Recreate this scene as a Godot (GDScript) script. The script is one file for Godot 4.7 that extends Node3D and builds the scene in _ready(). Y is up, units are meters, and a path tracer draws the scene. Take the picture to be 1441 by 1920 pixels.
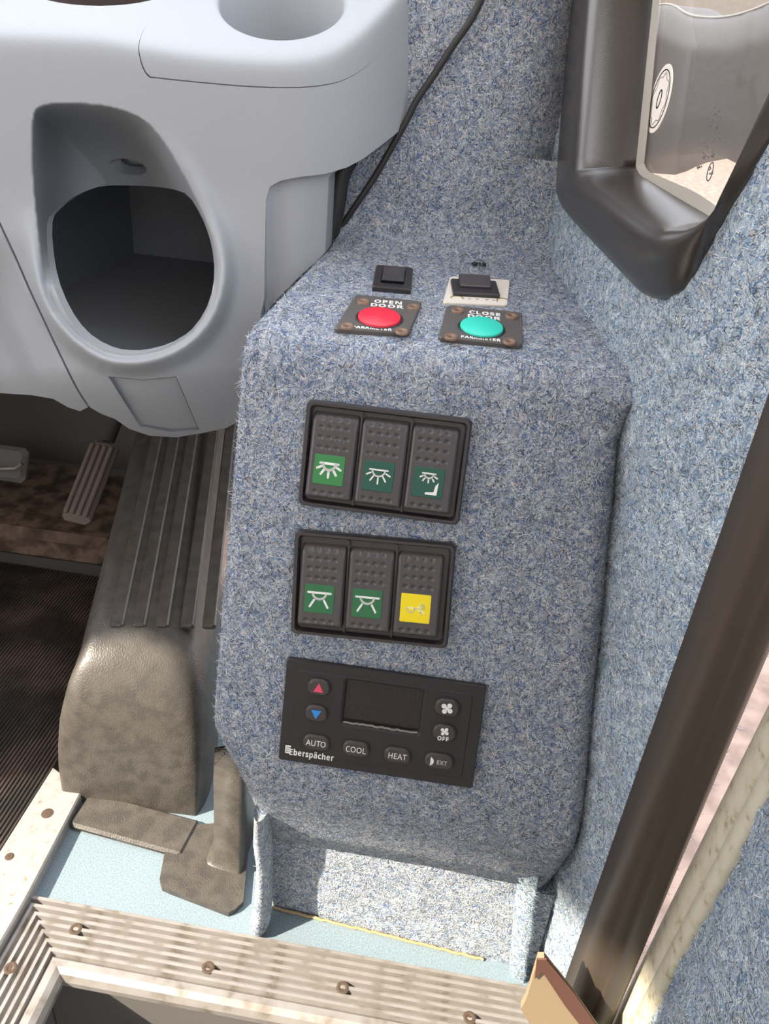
extends Node3D
# Driver's corner of a coach: a carpeted switch console beside a grey dashboard end, a quarter window, the entrance door and the step.
# x right, y up, -z towards the front of the coach; y = 0 is the cab floor. Photograph 1441 x 1920, focal length 1500 px.
const FOCAL := 1500.0
const EYE := Vector3(0, 0.49, 0)
const SUN_TRAVEL := Vector3(0.667, -0.643, -0.385)   # the way sunlight travels: from behind the driver's side, 40 degrees high

var cam_f: Vector3
var cam_r: Vector3
var cam_d: Vector3
var face_p: Vector3
var face_n: Vector3
var top_p: Vector3
var top_n: Vector3
var wall_p := Vector3(0.077, 0, -0.36)
var wall_n: Vector3
var wall_t: Vector3
var M := {}
var taken := {}
var rng := RandomNumberGenerator.new()
var relief := FastNoiseLite.new()
var lumps := FastNoiseLite.new()

# ------------------------------------------------------------------ pixels to points on known surfaces
func aim() -> void:
	var p := deg_to_rad(30.3)
	var r := deg_to_rad(5.5)
	var turn := Basis(Vector3.UP, deg_to_rad(5.0))
	cam_f = turn * Vector3(0, -sin(p), -cos(p))
	var up: Vector3 = turn * Vector3(0, cos(p), -sin(p))
	var right: Vector3 = turn * Vector3.RIGHT
	cam_r = right * cos(r) + up * sin(r)
	cam_d = right * sin(r) - up * cos(r)
	var t := deg_to_rad(18.0)
	face_n = Vector3(0, sin(t), cos(t))
	face_p = EYE + ray(760, 1150) * 0.40
	top_p = on_face(800, 668)
	var s := deg_to_rad(9.0)
	top_n = Vector3(0, cos(s), sin(s))
	wall_t = Vector3(0.04, 0, 0.14).normalized()
	wall_n = Vector3(-wall_t.z, 0, wall_t.x)

func ray(x: float, y: float) -> Vector3:
	return cam_f + cam_r * ((x - 720.5) / FOCAL) + cam_d * ((y - 960.0) / FOCAL)

func hit(x: float, y: float, p: Vector3, n: Vector3) -> Vector3:
	var d := ray(x, y)
	return EYE + d * ((p - EYE).dot(n) / d.dot(n))

func pixel(p: Vector3) -> Vector2:
	var v := p - EYE
	var w := v.dot(cam_f)
	return Vector2(720.5 + FOCAL * v.dot(cam_r) / w, 960.0 + FOCAL * v.dot(cam_d) / w)

func zp(x: float, y: float, z: float) -> Vector3:
	return hit(x, y, Vector3(0, 0, z), Vector3.BACK)

func yp(x: float, y: float, h: float) -> Vector3:
	return hit(x, y, Vector3(0, h, 0), Vector3.UP)

func on_face(x: float, y: float, lift := 0.0) -> Vector3:
	return hit(x, y, face_p + face_n * lift, face_n)

func on_top(x: float, y: float, lift := 0.0) -> Vector3:
	return hit(x, y, top_p + top_n * lift, top_n)

func on_wall(x: float, y: float, lift := 0.0) -> Vector3:
	return hit(x, y, wall_p + wall_n * lift, wall_n)

func wall_uv(p: Vector3) -> Vector2:
	return Vector2((p - wall_p).dot(wall_t), p.y)

func wall_at(u: float, y: float, lift := 0.0) -> Vector3:
	return wall_p + wall_t * u + Vector3(0, y, 0) + wall_n * lift

# ------------------------------------------------------------------ shapes
class Shape:
	var st := SurfaceTool.new()
	func _init() -> void:
		st.begin(Mesh.PRIMITIVE_TRIANGLES)
		st.set_smooth_group(-1)
	func smooth(on := true) -> Shape:
		st.set_smooth_group(0 if on else -1)
		return self
	func tri(a: Vector3, b: Vector3, c: Vector3) -> void:
		if (b - a).cross(c - a).length_squared() < 1e-18:
			return
		st.add_vertex(a)
		st.add_vertex(b)
		st.add_vertex(c)
	func quad(a: Vector3, b: Vector3, c: Vector3, d: Vector3) -> void:
		tri(a, b, c)
		tri(a, c, d)
	func fan(loop: PackedVector3Array, flip := false) -> void:
		var m := Vector3.ZERO
		for p in loop:
			m += p
		m /= loop.size()
		for i in loop.size():
			var j := (i + 1) % loop.size()
			if flip:
				tri(m, loop[j], loop[i])
			else:
				tri(m, loop[i], loop[j])
	func loft(loops: Array, closed := true, cap_first := false, cap_last := false) -> void:
		for k in loops.size() - 1:
			var a: PackedVector3Array = loops[k]
			var b: PackedVector3Array = loops[k + 1]
			for i in (a.size() if closed else a.size() - 1):
				var j := (i + 1) % a.size()
				quad(a[i], b[i], b[j], a[j])
		if cap_first:
			fan(loops[0], true)
		if cap_last:
			fan(loops[-1])
	func box(c: Vector3, s: Vector3, axes := Basis.IDENTITY, bevel := 0.0) -> void:
		var h := s / 2
		var b := minf(bevel, minf(h.x, minf(h.y, h.z)) * 0.9)
		var loops := []
		for k in ([[-h.z, b], [-h.z + b, 0.0], [h.z - b, 0.0], [h.z, b]] if b > 0 else [[-h.z, 0.0], [h.z, 0.0]]):
			var l := PackedVector3Array()
			var e: float = k[1]
			for q in [[-1, -1, 0], [-1, -1, 1], [-1, 1, 1], [-1, 1, 0], [1, 1, 0], [1, 1, 1], [1, -1, 1], [1, -1, 0]]:
				var inx: float = h.x - e - (b if q[2] == 0 else 0.0)
				var iny: float = h.y - e - (b if q[2] == 1 else 0.0)
				l.append(c + axes * Vector3(q[0] * inx, q[1] * iny, k[0]))
			loops.append(l)
		loft(loops, true, true, true)
	func tube(pts: PackedVector3Array, r: float, n := 10, caps := true) -> void:
		var loops := []
		var side := Vector3.ZERO
		for i in pts.size():
			var d := (pts[mini(i + 1, pts.size() - 1)] - pts[maxi(i - 1, 0)]).normalized()
			if side == Vector3.ZERO:
				side = d.cross(Vector3.UP if absf(d.y) < 0.9 else Vector3.RIGHT).normalized()
			side = (side - d * side.dot(d)).normalized()
			var up := d.cross(side)
			var l := PackedVector3Array()
			for k in n:
				var a := TAU * k / n
				l.append(pts[i] + (side * cos(a) + up * sin(a)) * r)
			loops.append(l)
		loft(loops, true, caps, caps)
	func lathe(profile: Array, n := 32, c := Vector3.ZERO, axes := Basis.IDENTITY) -> void:
		var loops := []
		for q in profile:
			var l := PackedVector3Array()
			for k in n:
				var a := TAU * k / n
				l.append(c + axes * Vector3(cos(a) * q[0], sin(a) * q[0], q[1]))
			loops.append(l)
		loft(loops, true, profile[0][0] > 1e-6, profile[-1][0] > 1e-6)
	func done() -> ArrayMesh:
		st.generate_normals()
		return st.commit()

func rrect(w: float, h: float, r: float, z: float, c := Vector2.ZERO, n := 5) -> PackedVector3Array:
	var l := PackedVector3Array()
	for k in 4:
		var cx: float = (w / 2 - r) * [1, -1, -1, 1][k] + c.x
		var cy: float = (h / 2 - r) * [1, 1, -1, -1][k] + c.y
		for i in n + 1:
			var a := PI / 2 * (k + float(i) / n)
			l.append(Vector3(cx + cos(a) * r, cy + sin(a) * r, z))
	return l

func smooth_loop(pts: Array, k := 4, closed := true) -> PackedVector2Array:
	var out := PackedVector2Array()
	var n := pts.size()
	for i in (n if closed else n - 1):
		var a := Vector2(pts[(i - 1 + n) % n][0], pts[(i - 1 + n) % n][1])
		var b := Vector2(pts[i][0], pts[i][1])
		var c := Vector2(pts[(i + 1) % n][0], pts[(i + 1) % n][1])
		var d := Vector2(pts[(i + 2) % n][0], pts[(i + 2) % n][1])
		if not closed and i == 0:
			a = b
		if not closed and i == n - 2:
			d = c
		for j in k:
			out.append(b.cubic_interpolate(c, a, d, float(j) / k))
	if not closed:
		out.append(Vector2(pts[-1][0], pts[-1][1]))
	return out

func flat(pts: Array) -> PackedVector2Array:
	var out := PackedVector2Array()
	for p in pts:
		out.append(Vector2(p[0], p[1]))
	return out

func distance_to(p: Vector2, poly: PackedVector2Array, closed := true) -> float:
	var best := 1e9
	var n := poly.size()
	for i in (n if closed else n - 1):
		var a := poly[i]
		var e := poly[(i + 1) % n] - a
		var t := clampf((p - a).dot(e) / maxf(e.length_squared(), 1e-9), 0, 1)
		best = minf(best, (a + e * t - p).length_squared())
	best = sqrt(best)
	if closed and Geometry2D.is_point_in_polygon(p, poly):
		return -best
	return best

# a surface over a plane region: outline less holes, cut into cells of the given step, each corner placed by place(Vector2) -> Vector3; a skirt closes its rim
func field(s: Shape, outline: PackedVector2Array, holes: Array, step: float, place: Callable, skirt := Vector3.ZERO, open_holes := 0) -> void:
	var lo := outline[0]
	var hi := outline[0]
	for p in outline:
		lo = lo.min(p)
		hi = hi.max(p)
	var nx := int(ceil((hi.x - lo.x) / step))
	var ny := int(ceil((hi.y - lo.y) / step))
	var at := {}
	var inside := PackedByteArray()
	inside.resize((nx + 1) * (ny + 1))
	for j in ny + 1:
		for i in nx + 1:
			var p := lo + Vector2(i, j) * step
			var ok := Geometry2D.is_point_in_polygon(p, outline)
			if ok:
				for h in holes:
					if Geometry2D.is_point_in_polygon(p, h):
						ok = false
						break
			inside[j * (nx + 1) + i] = 1 if ok else 0
	for j in ny:
		for i in nx:
			var k := j * (nx + 1) + i
			var p := lo + Vector2(i, j) * step
			var cell := PackedVector2Array([p, p + Vector2(step, 0), p + Vector2(step, step), p + Vector2(0, step)])
			var total := inside[k] + inside[k + 1] + inside[k + nx + 1] + inside[k + nx + 2]
			if total == 4:
				var q := []
				for c in 4:
					var key := k + [0, 1, nx + 2, nx + 1][c] as int
					if not at.has(key):
						at[key] = place.call(cell[c])
					q.append(at[key])
				s.quad(q[0], q[1], q[2], q[3])
				continue
			var pieces: Array = Geometry2D.intersect_polygons(cell, outline)
			for h in holes:
				var left := []
				for piece in pieces:
					for rest in Geometry2D.clip_polygons(piece, h):
						if not Geometry2D.is_polygon_clockwise(rest):
							left.append(rest)
				pieces = left
			for piece in pieces:
				var index := Geometry2D.triangulate_polygon(piece)
				var q := []
				for c in piece:
					q.append(place.call(c))
				for t in range(0, index.size(), 3):
					var a := piece[index[t]] as Vector2
					var turn := (piece[index[t + 1]] - a as Vector2).cross(piece[index[t + 2]] - a as Vector2)
					if turn > 0:
						s.tri(q[index[t]], q[index[t + 1]], q[index[t + 2]])
					else:
						s.tri(q[index[t]], q[index[t + 2]], q[index[t + 1]])
	if skirt != Vector3.ZERO:
		s.smooth(false)
		for loop in [outline] + holes.slice(open_holes):
			for i in loop.size():
				var a: Vector3 = place.call(loop[i])
				var b: Vector3 = place.call(loop[(i + 1) % loop.size()])
				s.quad(a, b, b + skirt, a + skirt)

# ------------------------------------------------------------------ naming and placing
func numbered(called: String) -> String:
	var n: int = taken.get(called, 0)
	taken[called] = n + 1
	return called if n == 0 else "%s_%03d" % [called, n]

func thing(called: String, label: String, category: String, at := Transform3D.IDENTITY, group := "", kind := "") -> Node3D:
	var o := Node3D.new()
	o.name = numbered(called)
	add_child(o)
	o.transform = at
	if label:
		o.set_meta("label", label)
	if category:
		o.set_meta("category", category)
	if group:
		o.set_meta("group", group)
	if kind:
		o.set_meta("kind", kind)
	return o

func here(p: Vector3) -> Transform3D:
	return Transform3D(Basis.IDENTITY, p)

# one named mesh under its parent; in_world: the shape was given in the scene's own axes
func part(parent: Node, called: String, s: Variant, m: Material, in_world := false, label := "") -> MeshInstance3D:
	var o := MeshInstance3D.new()
	o.name = called
	o.mesh = s.done() if s is Shape else s
	o.material_override = m
	o.cast_shadow = GeometryInstance3D.SHADOW_CASTING_SETTING_ON
	parent.add_child(o, true)
	if in_world:
		o.global_transform = Transform3D.IDENTITY
	if label:
		o.set_meta("label", label)
	return o

func words(parent: Node, called: String, text: String, size: float, at: Vector3, m: Material, bold := true, stretch := 1.0) -> MeshInstance3D:
	var t := TextMesh.new()
	var f := SystemFont.new()
	f.font_names = PackedStringArray(["Droid Sans"])
	f.font_weight = 700 if bold else 400
	t.font = f
	t.text = text
	t.font_size = 32
	t.pixel_size = size / 32.0
	t.depth = 0.0002
	t.curve_step = 1.0
	var o := part(parent, called, t, m)
	o.position = at
	o.scale = Vector3(stretch, 1, 1)
	return o

# strokes of even width as raised print
func strokes(lines: Array, width: float, thick := 0.0002) -> Shape:
	var s := Shape.new()
	for l in lines:
		for i in l.size():
			var a := Vector2(l[i][0], l[i][1])
			s.lathe([[width / 2, 0.0], [width / 2, thick]], 10, Vector3(a.x, a.y, 0))
			if i + 1 < l.size():
				var b := Vector2(l[i + 1][0], l[i + 1][1])
				var d := (b - a).normalized()
				var n := Vector3(-d.y, d.x, 0)
				s.box(Vector3((a.x + b.x) / 2, (a.y + b.y) / 2, thick / 2), Vector3((b - a).length(), width, thick), Basis(Vector3(d.x, d.y, 0), n, Vector3.BACK))
	return s

func filled(pts: Array, thick := 0.0002) -> Shape:
	var s := Shape.new()
	var poly := flat(pts)
	var idx := Geometry2D.triangulate_polygon(poly)
	for t in range(0, idx.size(), 3):
		var q := []
		for k in 3:
			q.append(Vector3(poly[idx[t + k]].x, poly[idx[t + k]].y, thick))
		s.tri(q[0], q[1], q[2])
	for i in poly.size():
		var a := Vector3(poly[i].x, poly[i].y, thick)
		var b := Vector3(poly[(i + 1) % poly.size()].x, poly[(i + 1) % poly.size()].y, thick)
		s.quad(a, b, b - Vector3(0, 0, thick), a - Vector3(0, 0, thick))
	return s

func arc(c: Vector2, rx: float, ry: float, from: float, to: float, n := 12) -> Array:
	var out := []
	for i in n + 1:
		var a := deg_to_rad(lerpf(from, to, float(i) / n))
		out.append([c.x + cos(a) * rx, c.y + sin(a) * ry])
	return out

# a frame standing on a plane: middle and turn of a four-cornered outline given in pixels (top left, top right, bottom right, bottom left)
func stand(q: Array, n: Vector3, p: Vector3) -> Dictionary:
	var w := []
	for c in q:
		w.append(hit(c[0], c[1], p, n))
	var x: Vector3 = ((w[1] - w[0]) + (w[2] - w[3])).normalized()
	var y := n.cross(x).normalized()
	x = y.cross(n)
	var size := Vector2(((w[1] - w[0]) as Vector3).length() + ((w[2] - w[3]) as Vector3).length(), ((w[3] - w[0]) as Vector3).length() + ((w[2] - w[1]) as Vector3).length()) / 2
	var at := Transform3D(Basis(x, y, n), (w[0] + w[1] + w[2] + w[3]) / 4.0)
	var inv := at.affine_inverse()
	var local := []
	for c in w:
		local.append(inv * (c as Vector3))
	return {"at": at, "size": size, "corners": local}

# a flat plate through four corners with a bevelled top edge
func slab(c: Array, z1: float, bevel: float) -> Shape:
	var s := Shape.new()
	var loops := []
	for q in [[0.0, 0.0], [0.0, z1 - bevel], [bevel, z1]]:
		var l := PackedVector3Array()
		for i in 4:
			var p: Vector3 = c[i]
			for other in [c[(i + 3) % 4], c[(i + 1) % 4]]:
				var e: Vector3 = p + ((other as Vector3) - p).normalized() * 0.0014
				e -= e.normalized() * (q[0] as float)
				l.append(Vector3(e.x, e.y, q[1]))
		loops.append(l)
	s.loft(loops, true, true, true)
	return s

# ------------------------------------------------------------------ materials
func plain(called: String, c: Color, rough := 0.6, metal := 0.0, spec := 0.5) -> StandardMaterial3D:
	var m := StandardMaterial3D.new()
	m.resource_name = called
	m.albedo_color = c
	m.roughness = rough
	m.metallic = metal
	m.metallic_specular = spec
	M[called] = m
	return m

func noise_tex(freq: float, octaves: int, colors: Array, stops: Array, seed_value := 1, size := 512) -> NoiseTexture2D:
	var n := FastNoiseLite.new()
	n.noise_type = FastNoiseLite.TYPE_SIMPLEX
	n.frequency = freq
	n.fractal_octaves = octaves
	n.seed = seed_value
	var t := NoiseTexture2D.new()
	t.width = size
	t.height = size
	t.seamless = true
	t.noise = n
	var g := Gradient.new()
	g.offsets = PackedFloat32Array(stops)
	g.colors = PackedColorArray(colors)
	t.color_ramp = g
	return t

func triplanar(m: StandardMaterial3D, scale: float) -> void:
	m.uv1_triplanar = true
	m.uv1_world_triplanar = true
	m.uv1_triplanar_sharpness = 4.0
	m.uv1_scale = Vector3.ONE * scale

func bump(m: StandardMaterial3D, t: Texture2D, cm: float) -> void:
	m.heightmap_enabled = true
	m.heightmap_texture = t
	m.heightmap_scale = cm

# needle felt: short curled threads of several dyes laid over each other
func felt_image(palette: Array, shares: Array, seed_value: int, size := 768) -> Image:
	var r := RandomNumberGenerator.new()
	r.seed = seed_value
	var im := Image.create(size, size, false, Image.FORMAT_RGB8)
	im.fill(palette[1])
	var cloud := FastNoiseLite.new()
	cloud.seed = seed_value
	cloud.frequency = 0.035
	for i in 58000:
		var x := r.randf() * size
		var y := r.randf() * size
		var pick := r.randf() + cloud.get_noise_2d(x, y) * 0.3
		var k := 0
		while k < shares.size() - 1 and pick > shares[k]:
			k += 1
		var c: Color = palette[k]
		c = c.lightened(r.randf() * 0.16) if r.randf() < 0.5 else c.darkened(r.randf() * 0.2)
		var a := r.randf() * TAU
		var bend := (r.randf() - 0.5) * 0.5
		for s in r.randi_range(5, 15):
			x += cos(a)
			y += sin(a)
			a += bend
			im.set_pixel(posmod(int(x), size), posmod(int(y), size), c)
	return im

var felt_dyes := [Color8(214, 216, 218), Color8(153, 162, 171), Color8(113, 131, 155), Color8(70, 104, 157), Color8(74, 76, 83), Color8(200, 186, 174)]
var felt_shares := [0.30, 0.50, 0.69, 0.81, 0.955, 1.0]
var sky_tinted_dyes := [Color8(211, 217, 219), Color8(153, 168, 178), Color8(114, 140, 164), Color8(73, 110, 160), Color8(80, 86, 92), Color8(198, 188, 174)]  # same carpet as the console, window sky light put in as a bluer tint

func felt(called: String, dyes: Array, seed_value: int) -> void:
	var m := plain(called, Color.WHITE, 0.95, 0.0, 0.25)
	var t := ImageTexture.create_from_image(felt_image(dyes, felt_shares, seed_value))
	m.albedo_texture = t
	triplanar(m, 4.0)
	bump(m, t, 0.09)
	m.rim_enabled = true
	m.rim = 0.3
	m.rim_tint = 0.5

func make_materials() -> void:
	felt("felt", felt_dyes, 11)
	felt("sky_tinted_felt", sky_tinted_dyes, 12)
	for k in ["pile", "wall_pile"]:
		var m := plain(k, Color.WHITE, 0.9, 0.0, 0.2)
		m.vertex_color_use_as_albedo = true
	var grain := noise_tex(0.09, 3, [Color(0.3, 0.3, 0.3), Color(0.7, 0.7, 0.7)], [0.2, 0.8], 3)
	var m := plain("dash", Color8(160, 164, 168), 0.5, 0.0, 0.4)
	triplanar(m, 9.0)
	bump(m, grain, 0.012)
	plain("dash_brown", Color8(96, 84, 80), 0.6)
	m = plain("cover", Color8(84, 80, 75), 0.42, 0.0, 0.5)
	triplanar(m, 6.0)
	bump(m, noise_tex(0.2, 2, [Color(0.2, 0.2, 0.2), Color(0.8, 0.8, 0.8)], [0.2, 0.8], 5), 0.02)
	m.albedo_texture = noise_tex(0.02, 5, [Color(0.84, 0.84, 0.84), Color(0.94, 0.93, 0.92), Color(1, 1, 1)], [0.25, 0.5, 0.85], 6)
	plain("black", Color8(38, 37, 38), 0.42)
	m = plain("rocker", Color8(66, 62, 63), 0.36, 0.0, 0.6)
	plain("frame", Color8(46, 43, 44), 0.34, 0.0, 0.6)
	m = plain("panel", Color8(50, 48, 49), 0.5, 0.0, 0.4)
	plain("key", Color8(60, 57, 55), 0.45)
	m = plain("screen", Color8(70, 70, 72), 0.35)
	m.albedo_texture = noise_tex(0.25, 3, [Color(0.3, 0.3, 0.32), Color(0.45, 0.44, 0.44), Color(1.0, 0.97, 0.92)], [0.35, 0.6, 0.95], 8)
	triplanar(m, 9.0)
	plain("dust", Color8(150, 144, 138), 0.9)
	plain("print", Color8(236, 236, 232), 0.6)
	plain("grey_print", Color8(170, 168, 164), 0.6)
	plain("dark_print", Color8(40, 40, 40), 0.6)
	plain("green_bright", Color8(52, 128, 70), 0.4)  # brighter green, for the first symbol tile
	plain("green", Color8(30, 84, 70), 0.4)
	plain("green_plain", Color8(40, 108, 66), 0.4)
	plain("yellow", Color8(246, 222, 16), 0.4)
	plain("pale_yellow", Color8(250, 246, 170), 0.5)
	plain("red_print", Color8(224, 74, 106), 0.5)
	plain("blue_print", Color8(36, 138, 214), 0.5)
	plain("red_button", Color8(232, 44, 68), 0.35)
	plain("green_button", Color8(54, 214, 190), 0.35)
	plain("plate", Color8(92, 87, 84), 0.4)
	plain("brass", Color8(132, 108, 90), 0.5, 0.4)
	plain("cream", Color8(226, 218, 204), 0.7)
	m = plain("lino", Color8(136, 154, 165), 0.6, 0.0, 0.4)
	triplanar(m, 5.0)
	m.albedo_texture = noise_tex(0.3, 3, [Color(0.84, 0.83, 0.81), Color(0.95, 0.95, 0.95), Color(1, 1, 1)], [0.25, 0.5, 0.8], 14)
	m = plain("aluminium", Color8(158, 154, 150), 0.45, 0.35, 0.5)
	triplanar(m, 3.0)
	m.albedo_texture = noise_tex(0.03, 5, [Color(0.82, 0.79, 0.75), Color(0.95, 0.94, 0.93), Color(1, 1, 1)], [0.12, 0.35, 0.7], 15)
	m = plain("silver", Color8(164, 161, 158), 0.5, 0.15, 0.5)
	triplanar(m, 6.0)
	m.albedo_texture = noise_tex(0.03, 4, [Color(0.8, 0.74, 0.66), Color(0.94, 0.93, 0.92), Color(1, 1, 1)], [0.05, 0.14, 0.5], 16)
	plain("rust", Color8(78, 64, 52), 0.85)
	m = plain("mat", Color8(84, 76, 72), 0.75)
	triplanar(m, 2.2)
	m.albedo_texture = noise_tex(0.01, 5, [Color(0.42, 0.42, 0.4), Color(0.7, 0.66, 0.62), Color(1.0, 0.9, 0.85)], [0.3, 0.52, 0.8], 17)
	plain("footwell", Color8(98, 95, 92), 0.85)
	m = plain("ledge", Color8(118, 98, 82), 0.8)
	triplanar(m, 5.0)
	m.albedo_texture = noise_tex(0.012, 4, [Color(0.6, 0.58, 0.55), Color(1, 1, 1)], [0.25, 0.7], 18)
	m = plain("pedal", Color8(112, 100, 92), 0.7)
	m = plain("rubber", Color8(54, 50, 47), 0.27, 0.0, 0.8)
	triplanar(m, 20.0)
	bump(m, noise_tex(0.15, 2, [Color(0.3, 0.3, 0.3), Color(0.7, 0.7, 0.7)], [0.2, 0.8], 19), 0.005)
	plain("jamb", Color8(70, 61, 53), 0.45)
	m = plain("door_edge", Color8(196, 190, 170), 0.6)
	triplanar(m, 8.0)
	m.albedo_texture = noise_tex(0.02, 5, [Color(0.8, 0.77, 0.7), Color(0.95, 0.94, 0.92), Color(1, 1, 1)], [0.1, 0.24, 0.6], 20)
	plain("body_shell", Color8(214, 212, 206), 0.8)
	plain("sheet_metal", Color8(150, 150, 150), 0.5)
	m = plain("board", Color8(146, 127, 100), 0.8)
	plain("board_edge", Color8(92, 58, 46), 0.8)
	plain("glue", Color8(170, 146, 108), 0.8)
	m = plain("ground", Color8(150, 128, 116), 0.9)
	triplanar(m, 0.8)
	m.albedo_texture = noise_tex(0.02, 5, [Color(0.8, 0.8, 0.8), Color(1, 1, 1)], [0.25, 0.7], 21)
	plain("far_wall", Color8(110, 104, 98), 0.9)
	m = plain("housing", Color8(112, 107, 102), 0.6)
	plain("housing_rim", Color8(214, 206, 192), 0.4)
	m = plain("glass", Color(0.62, 0.60, 0.57, 0.30), 0.05)
	m.transparency = BaseMaterial3D.TRANSPARENCY_ALPHA
	plain("glass_rim", Color8(158, 152, 140), 0.4)
	plain("sticker", Color8(240, 232, 222), 0.6)
	plain("cable", Color8(46, 44, 44), 0.45)

# ------------------------------------------------------------------ loose threads standing off the felt
func pile(parent: Node, from: Array, count: int, dyes: Array, mat: Material, bare: Array, seed_value: int, reach := 0.0046) -> void:
	var r := RandomNumberGenerator.new()
	r.seed = seed_value
	var tris := PackedVector3Array()
	var norms := PackedVector3Array()
	for mesh in from:
		var a: Array = (mesh as ArrayMesh).surface_get_arrays(0)
		var v: PackedVector3Array = a[Mesh.ARRAY_VERTEX]
		var n: PackedVector3Array = a[Mesh.ARRAY_NORMAL]
		for t in range(0, v.size(), 3):
			var px := pixel((v[t] + v[t + 1] + v[t + 2]) / 3.0)
			if px.x < -60 or px.x > 1500 or px.y < -60 or px.y > 1980:
				continue
			var out := n[t] + n[t + 1] + n[t + 2]
			if out.dot(EYE - v[t]) < 0:
				out = -out
			if out.normalized().dot((EYE - v[t]).normalized()) < -0.1:
				continue
			tris.append_array(PackedVector3Array([v[t], v[t + 1], v[t + 2]]))
			norms.append(out.normalized())
	var sums := PackedFloat32Array()
	var total := 0.0
	for t in norms.size():
		total += (tris[t * 3 + 1] - tris[t * 3]).cross(tris[t * 3 + 2] - tris[t * 3]).length()
		sums.append(total)
	var vs := PackedVector3Array()
	var ns := PackedVector3Array()
	var cs := PackedColorArray()
	var linear := []
	for c in dyes:
		linear.append((c as Color).srgb_to_linear())
	for i in count:
		var t := mini(sums.bsearch(r.randf() * total), norms.size() - 1)
		var u := r.randf()
		var w := r.randf()
		if u + w > 1:
			u = 1 - u
			w = 1 - w
		var p := tris[t * 3] + (tris[t * 3 + 1] - tris[t * 3]) * u + (tris[t * 3 + 2] - tris[t * 3]) * w
		var px := pixel(p)
		var skip := false
		for b in bare:
			if Geometry2D.is_point_in_polygon(px, b):
				skip = true
				break
		if skip:
			continue
		var n := norms[t]
		var d := Vector3(r.randfn(), r.randfn(), r.randfn())
		d = (d - n * d.dot(n)).normalized()
		var pick := r.randf()
		var k := 0
		while k < 5 and pick > felt_shares[k]:
			k += 1
		var c: Color = linear[k] * r.randf_range(0.8, 1.15)
		var long := reach * r.randf_range(0.5, 1.3)
		var rise := absf(r.randfn()) * 0.17 + 0.07
		var bend := r.randf_range(-1.1, 1.1)
		var q := [p - n * 0.0001]
		for s in 2:
			var dir := d.rotated(n, bend * (s + 0.5)) + n * (rise if s == 0 else rise * 0.3)
			q.append(q[-1] + dir * long * 0.5)
		var tip := pixel(q[2])
		for b in bare:
			if Geometry2D.is_point_in_polygon(tip, b):
				skip = true
				break
		if skip:
			continue
		var side := n.cross(d) * r.randf_range(0.00008, 0.00016)
		for s in 2:
			var a: Vector3 = q[s]
			var b: Vector3 = q[s + 1]
			var e := 1.0 if s == 0 else 0.8
			var f := 0.8 if s == 0 else 0.25
			var four := [a - side * e, a + side * e, b + side * f, b - side * f]
			var front: bool = ((four[2] - four[0]) as Vector3).cross(four[1] - four[0]).dot(n) > 0
			for j in ([0, 1, 2, 0, 2, 3] if front else [0, 2, 1, 0, 3, 2]):
				vs.append(four[j])
				ns.append(n)
				cs.append(c)
	var arrays := []
	arrays.resize(Mesh.ARRAY_MAX)
	arrays[Mesh.ARRAY_VERTEX] = vs
	arrays[Mesh.ARRAY_NORMAL] = ns
	arrays[Mesh.ARRAY_COLOR] = cs
	var am := ArrayMesh.new()
	am.add_surface_from_arrays(Mesh.PRIMITIVE_TRIANGLES, arrays)
	var o := part(parent, "carpet_pile", am, mat, true)
	o.set_meta("kind", "stuff")

# ------------------------------------------------------------------ the scene
func _ready() -> void:
	rng.seed = 7
	relief.seed = 3
	relief.frequency = 18.0
	lumps.seed = 9
	lumps.frequency = 130.0
	lumps.fractal_octaves = 2
	aim()
	# camera
	var cam := Camera3D.new()
	cam.name = "camera"
	add_child(cam)
	cam.transform = Transform3D(Basis(cam_r, -cam_d, -cam_f), EYE)
	cam.fov = rad_to_deg(2.0 * atan(960.0 / FOCAL))
	cam.near = 0.01
	cam.far = 200.0
	cam.current = true
	# sky, sun, exposure
	var sky_mat := ProceduralSkyMaterial.new()
	sky_mat.sky_top_color = Color(0.82, 0.83, 0.86)
	sky_mat.sky_horizon_color = Color(0.90, 0.885, 0.87)
	sky_mat.ground_bottom_color = Color(0.52, 0.48, 0.44)
	sky_mat.ground_horizon_color = Color(0.80, 0.78, 0.75)
	sky_mat.sun_angle_max = 20.0
	var sky := Sky.new()
	sky.sky_material = sky_mat
	var env := Environment.new()
	env.background_mode = Environment.BG_SKY
	env.sky = sky
	env.ambient_light_source = Environment.AMBIENT_SOURCE_DISABLED
	env.background_energy_multiplier = 4.6
	env.tonemap_mode = Environment.TONE_MAPPER_LINEAR
	env.tonemap_exposure = 1.25
	env.sdfgi_enabled = true
	env.ssao_enabled = true
	env.ssil_enabled = true
	var we := WorldEnvironment.new()
	we.name = "environment"
	we.environment = env
	add_child(we)
	var sun := DirectionalLight3D.new()
	sun.name = "sun"
	sun.light_color = Color(1.0, 0.95, 0.87)
	sun.light_energy = 3.3
	sun.light_angular_distance = 0.8
	sun.shadow_enabled = true
	add_child(sun)
	sun.look_at_from_position(Vector3.ZERO, SUN_TRAVEL, Vector3.UP)

	make_materials()
	build_shell()
	build_floor()
	build_wall_and_window()
	build_door()
	build_console()
	build_dashboard()
	build_cover()
	build_pedals()
	build_top_switches()
	build_rockers()
	build_climate()

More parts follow.
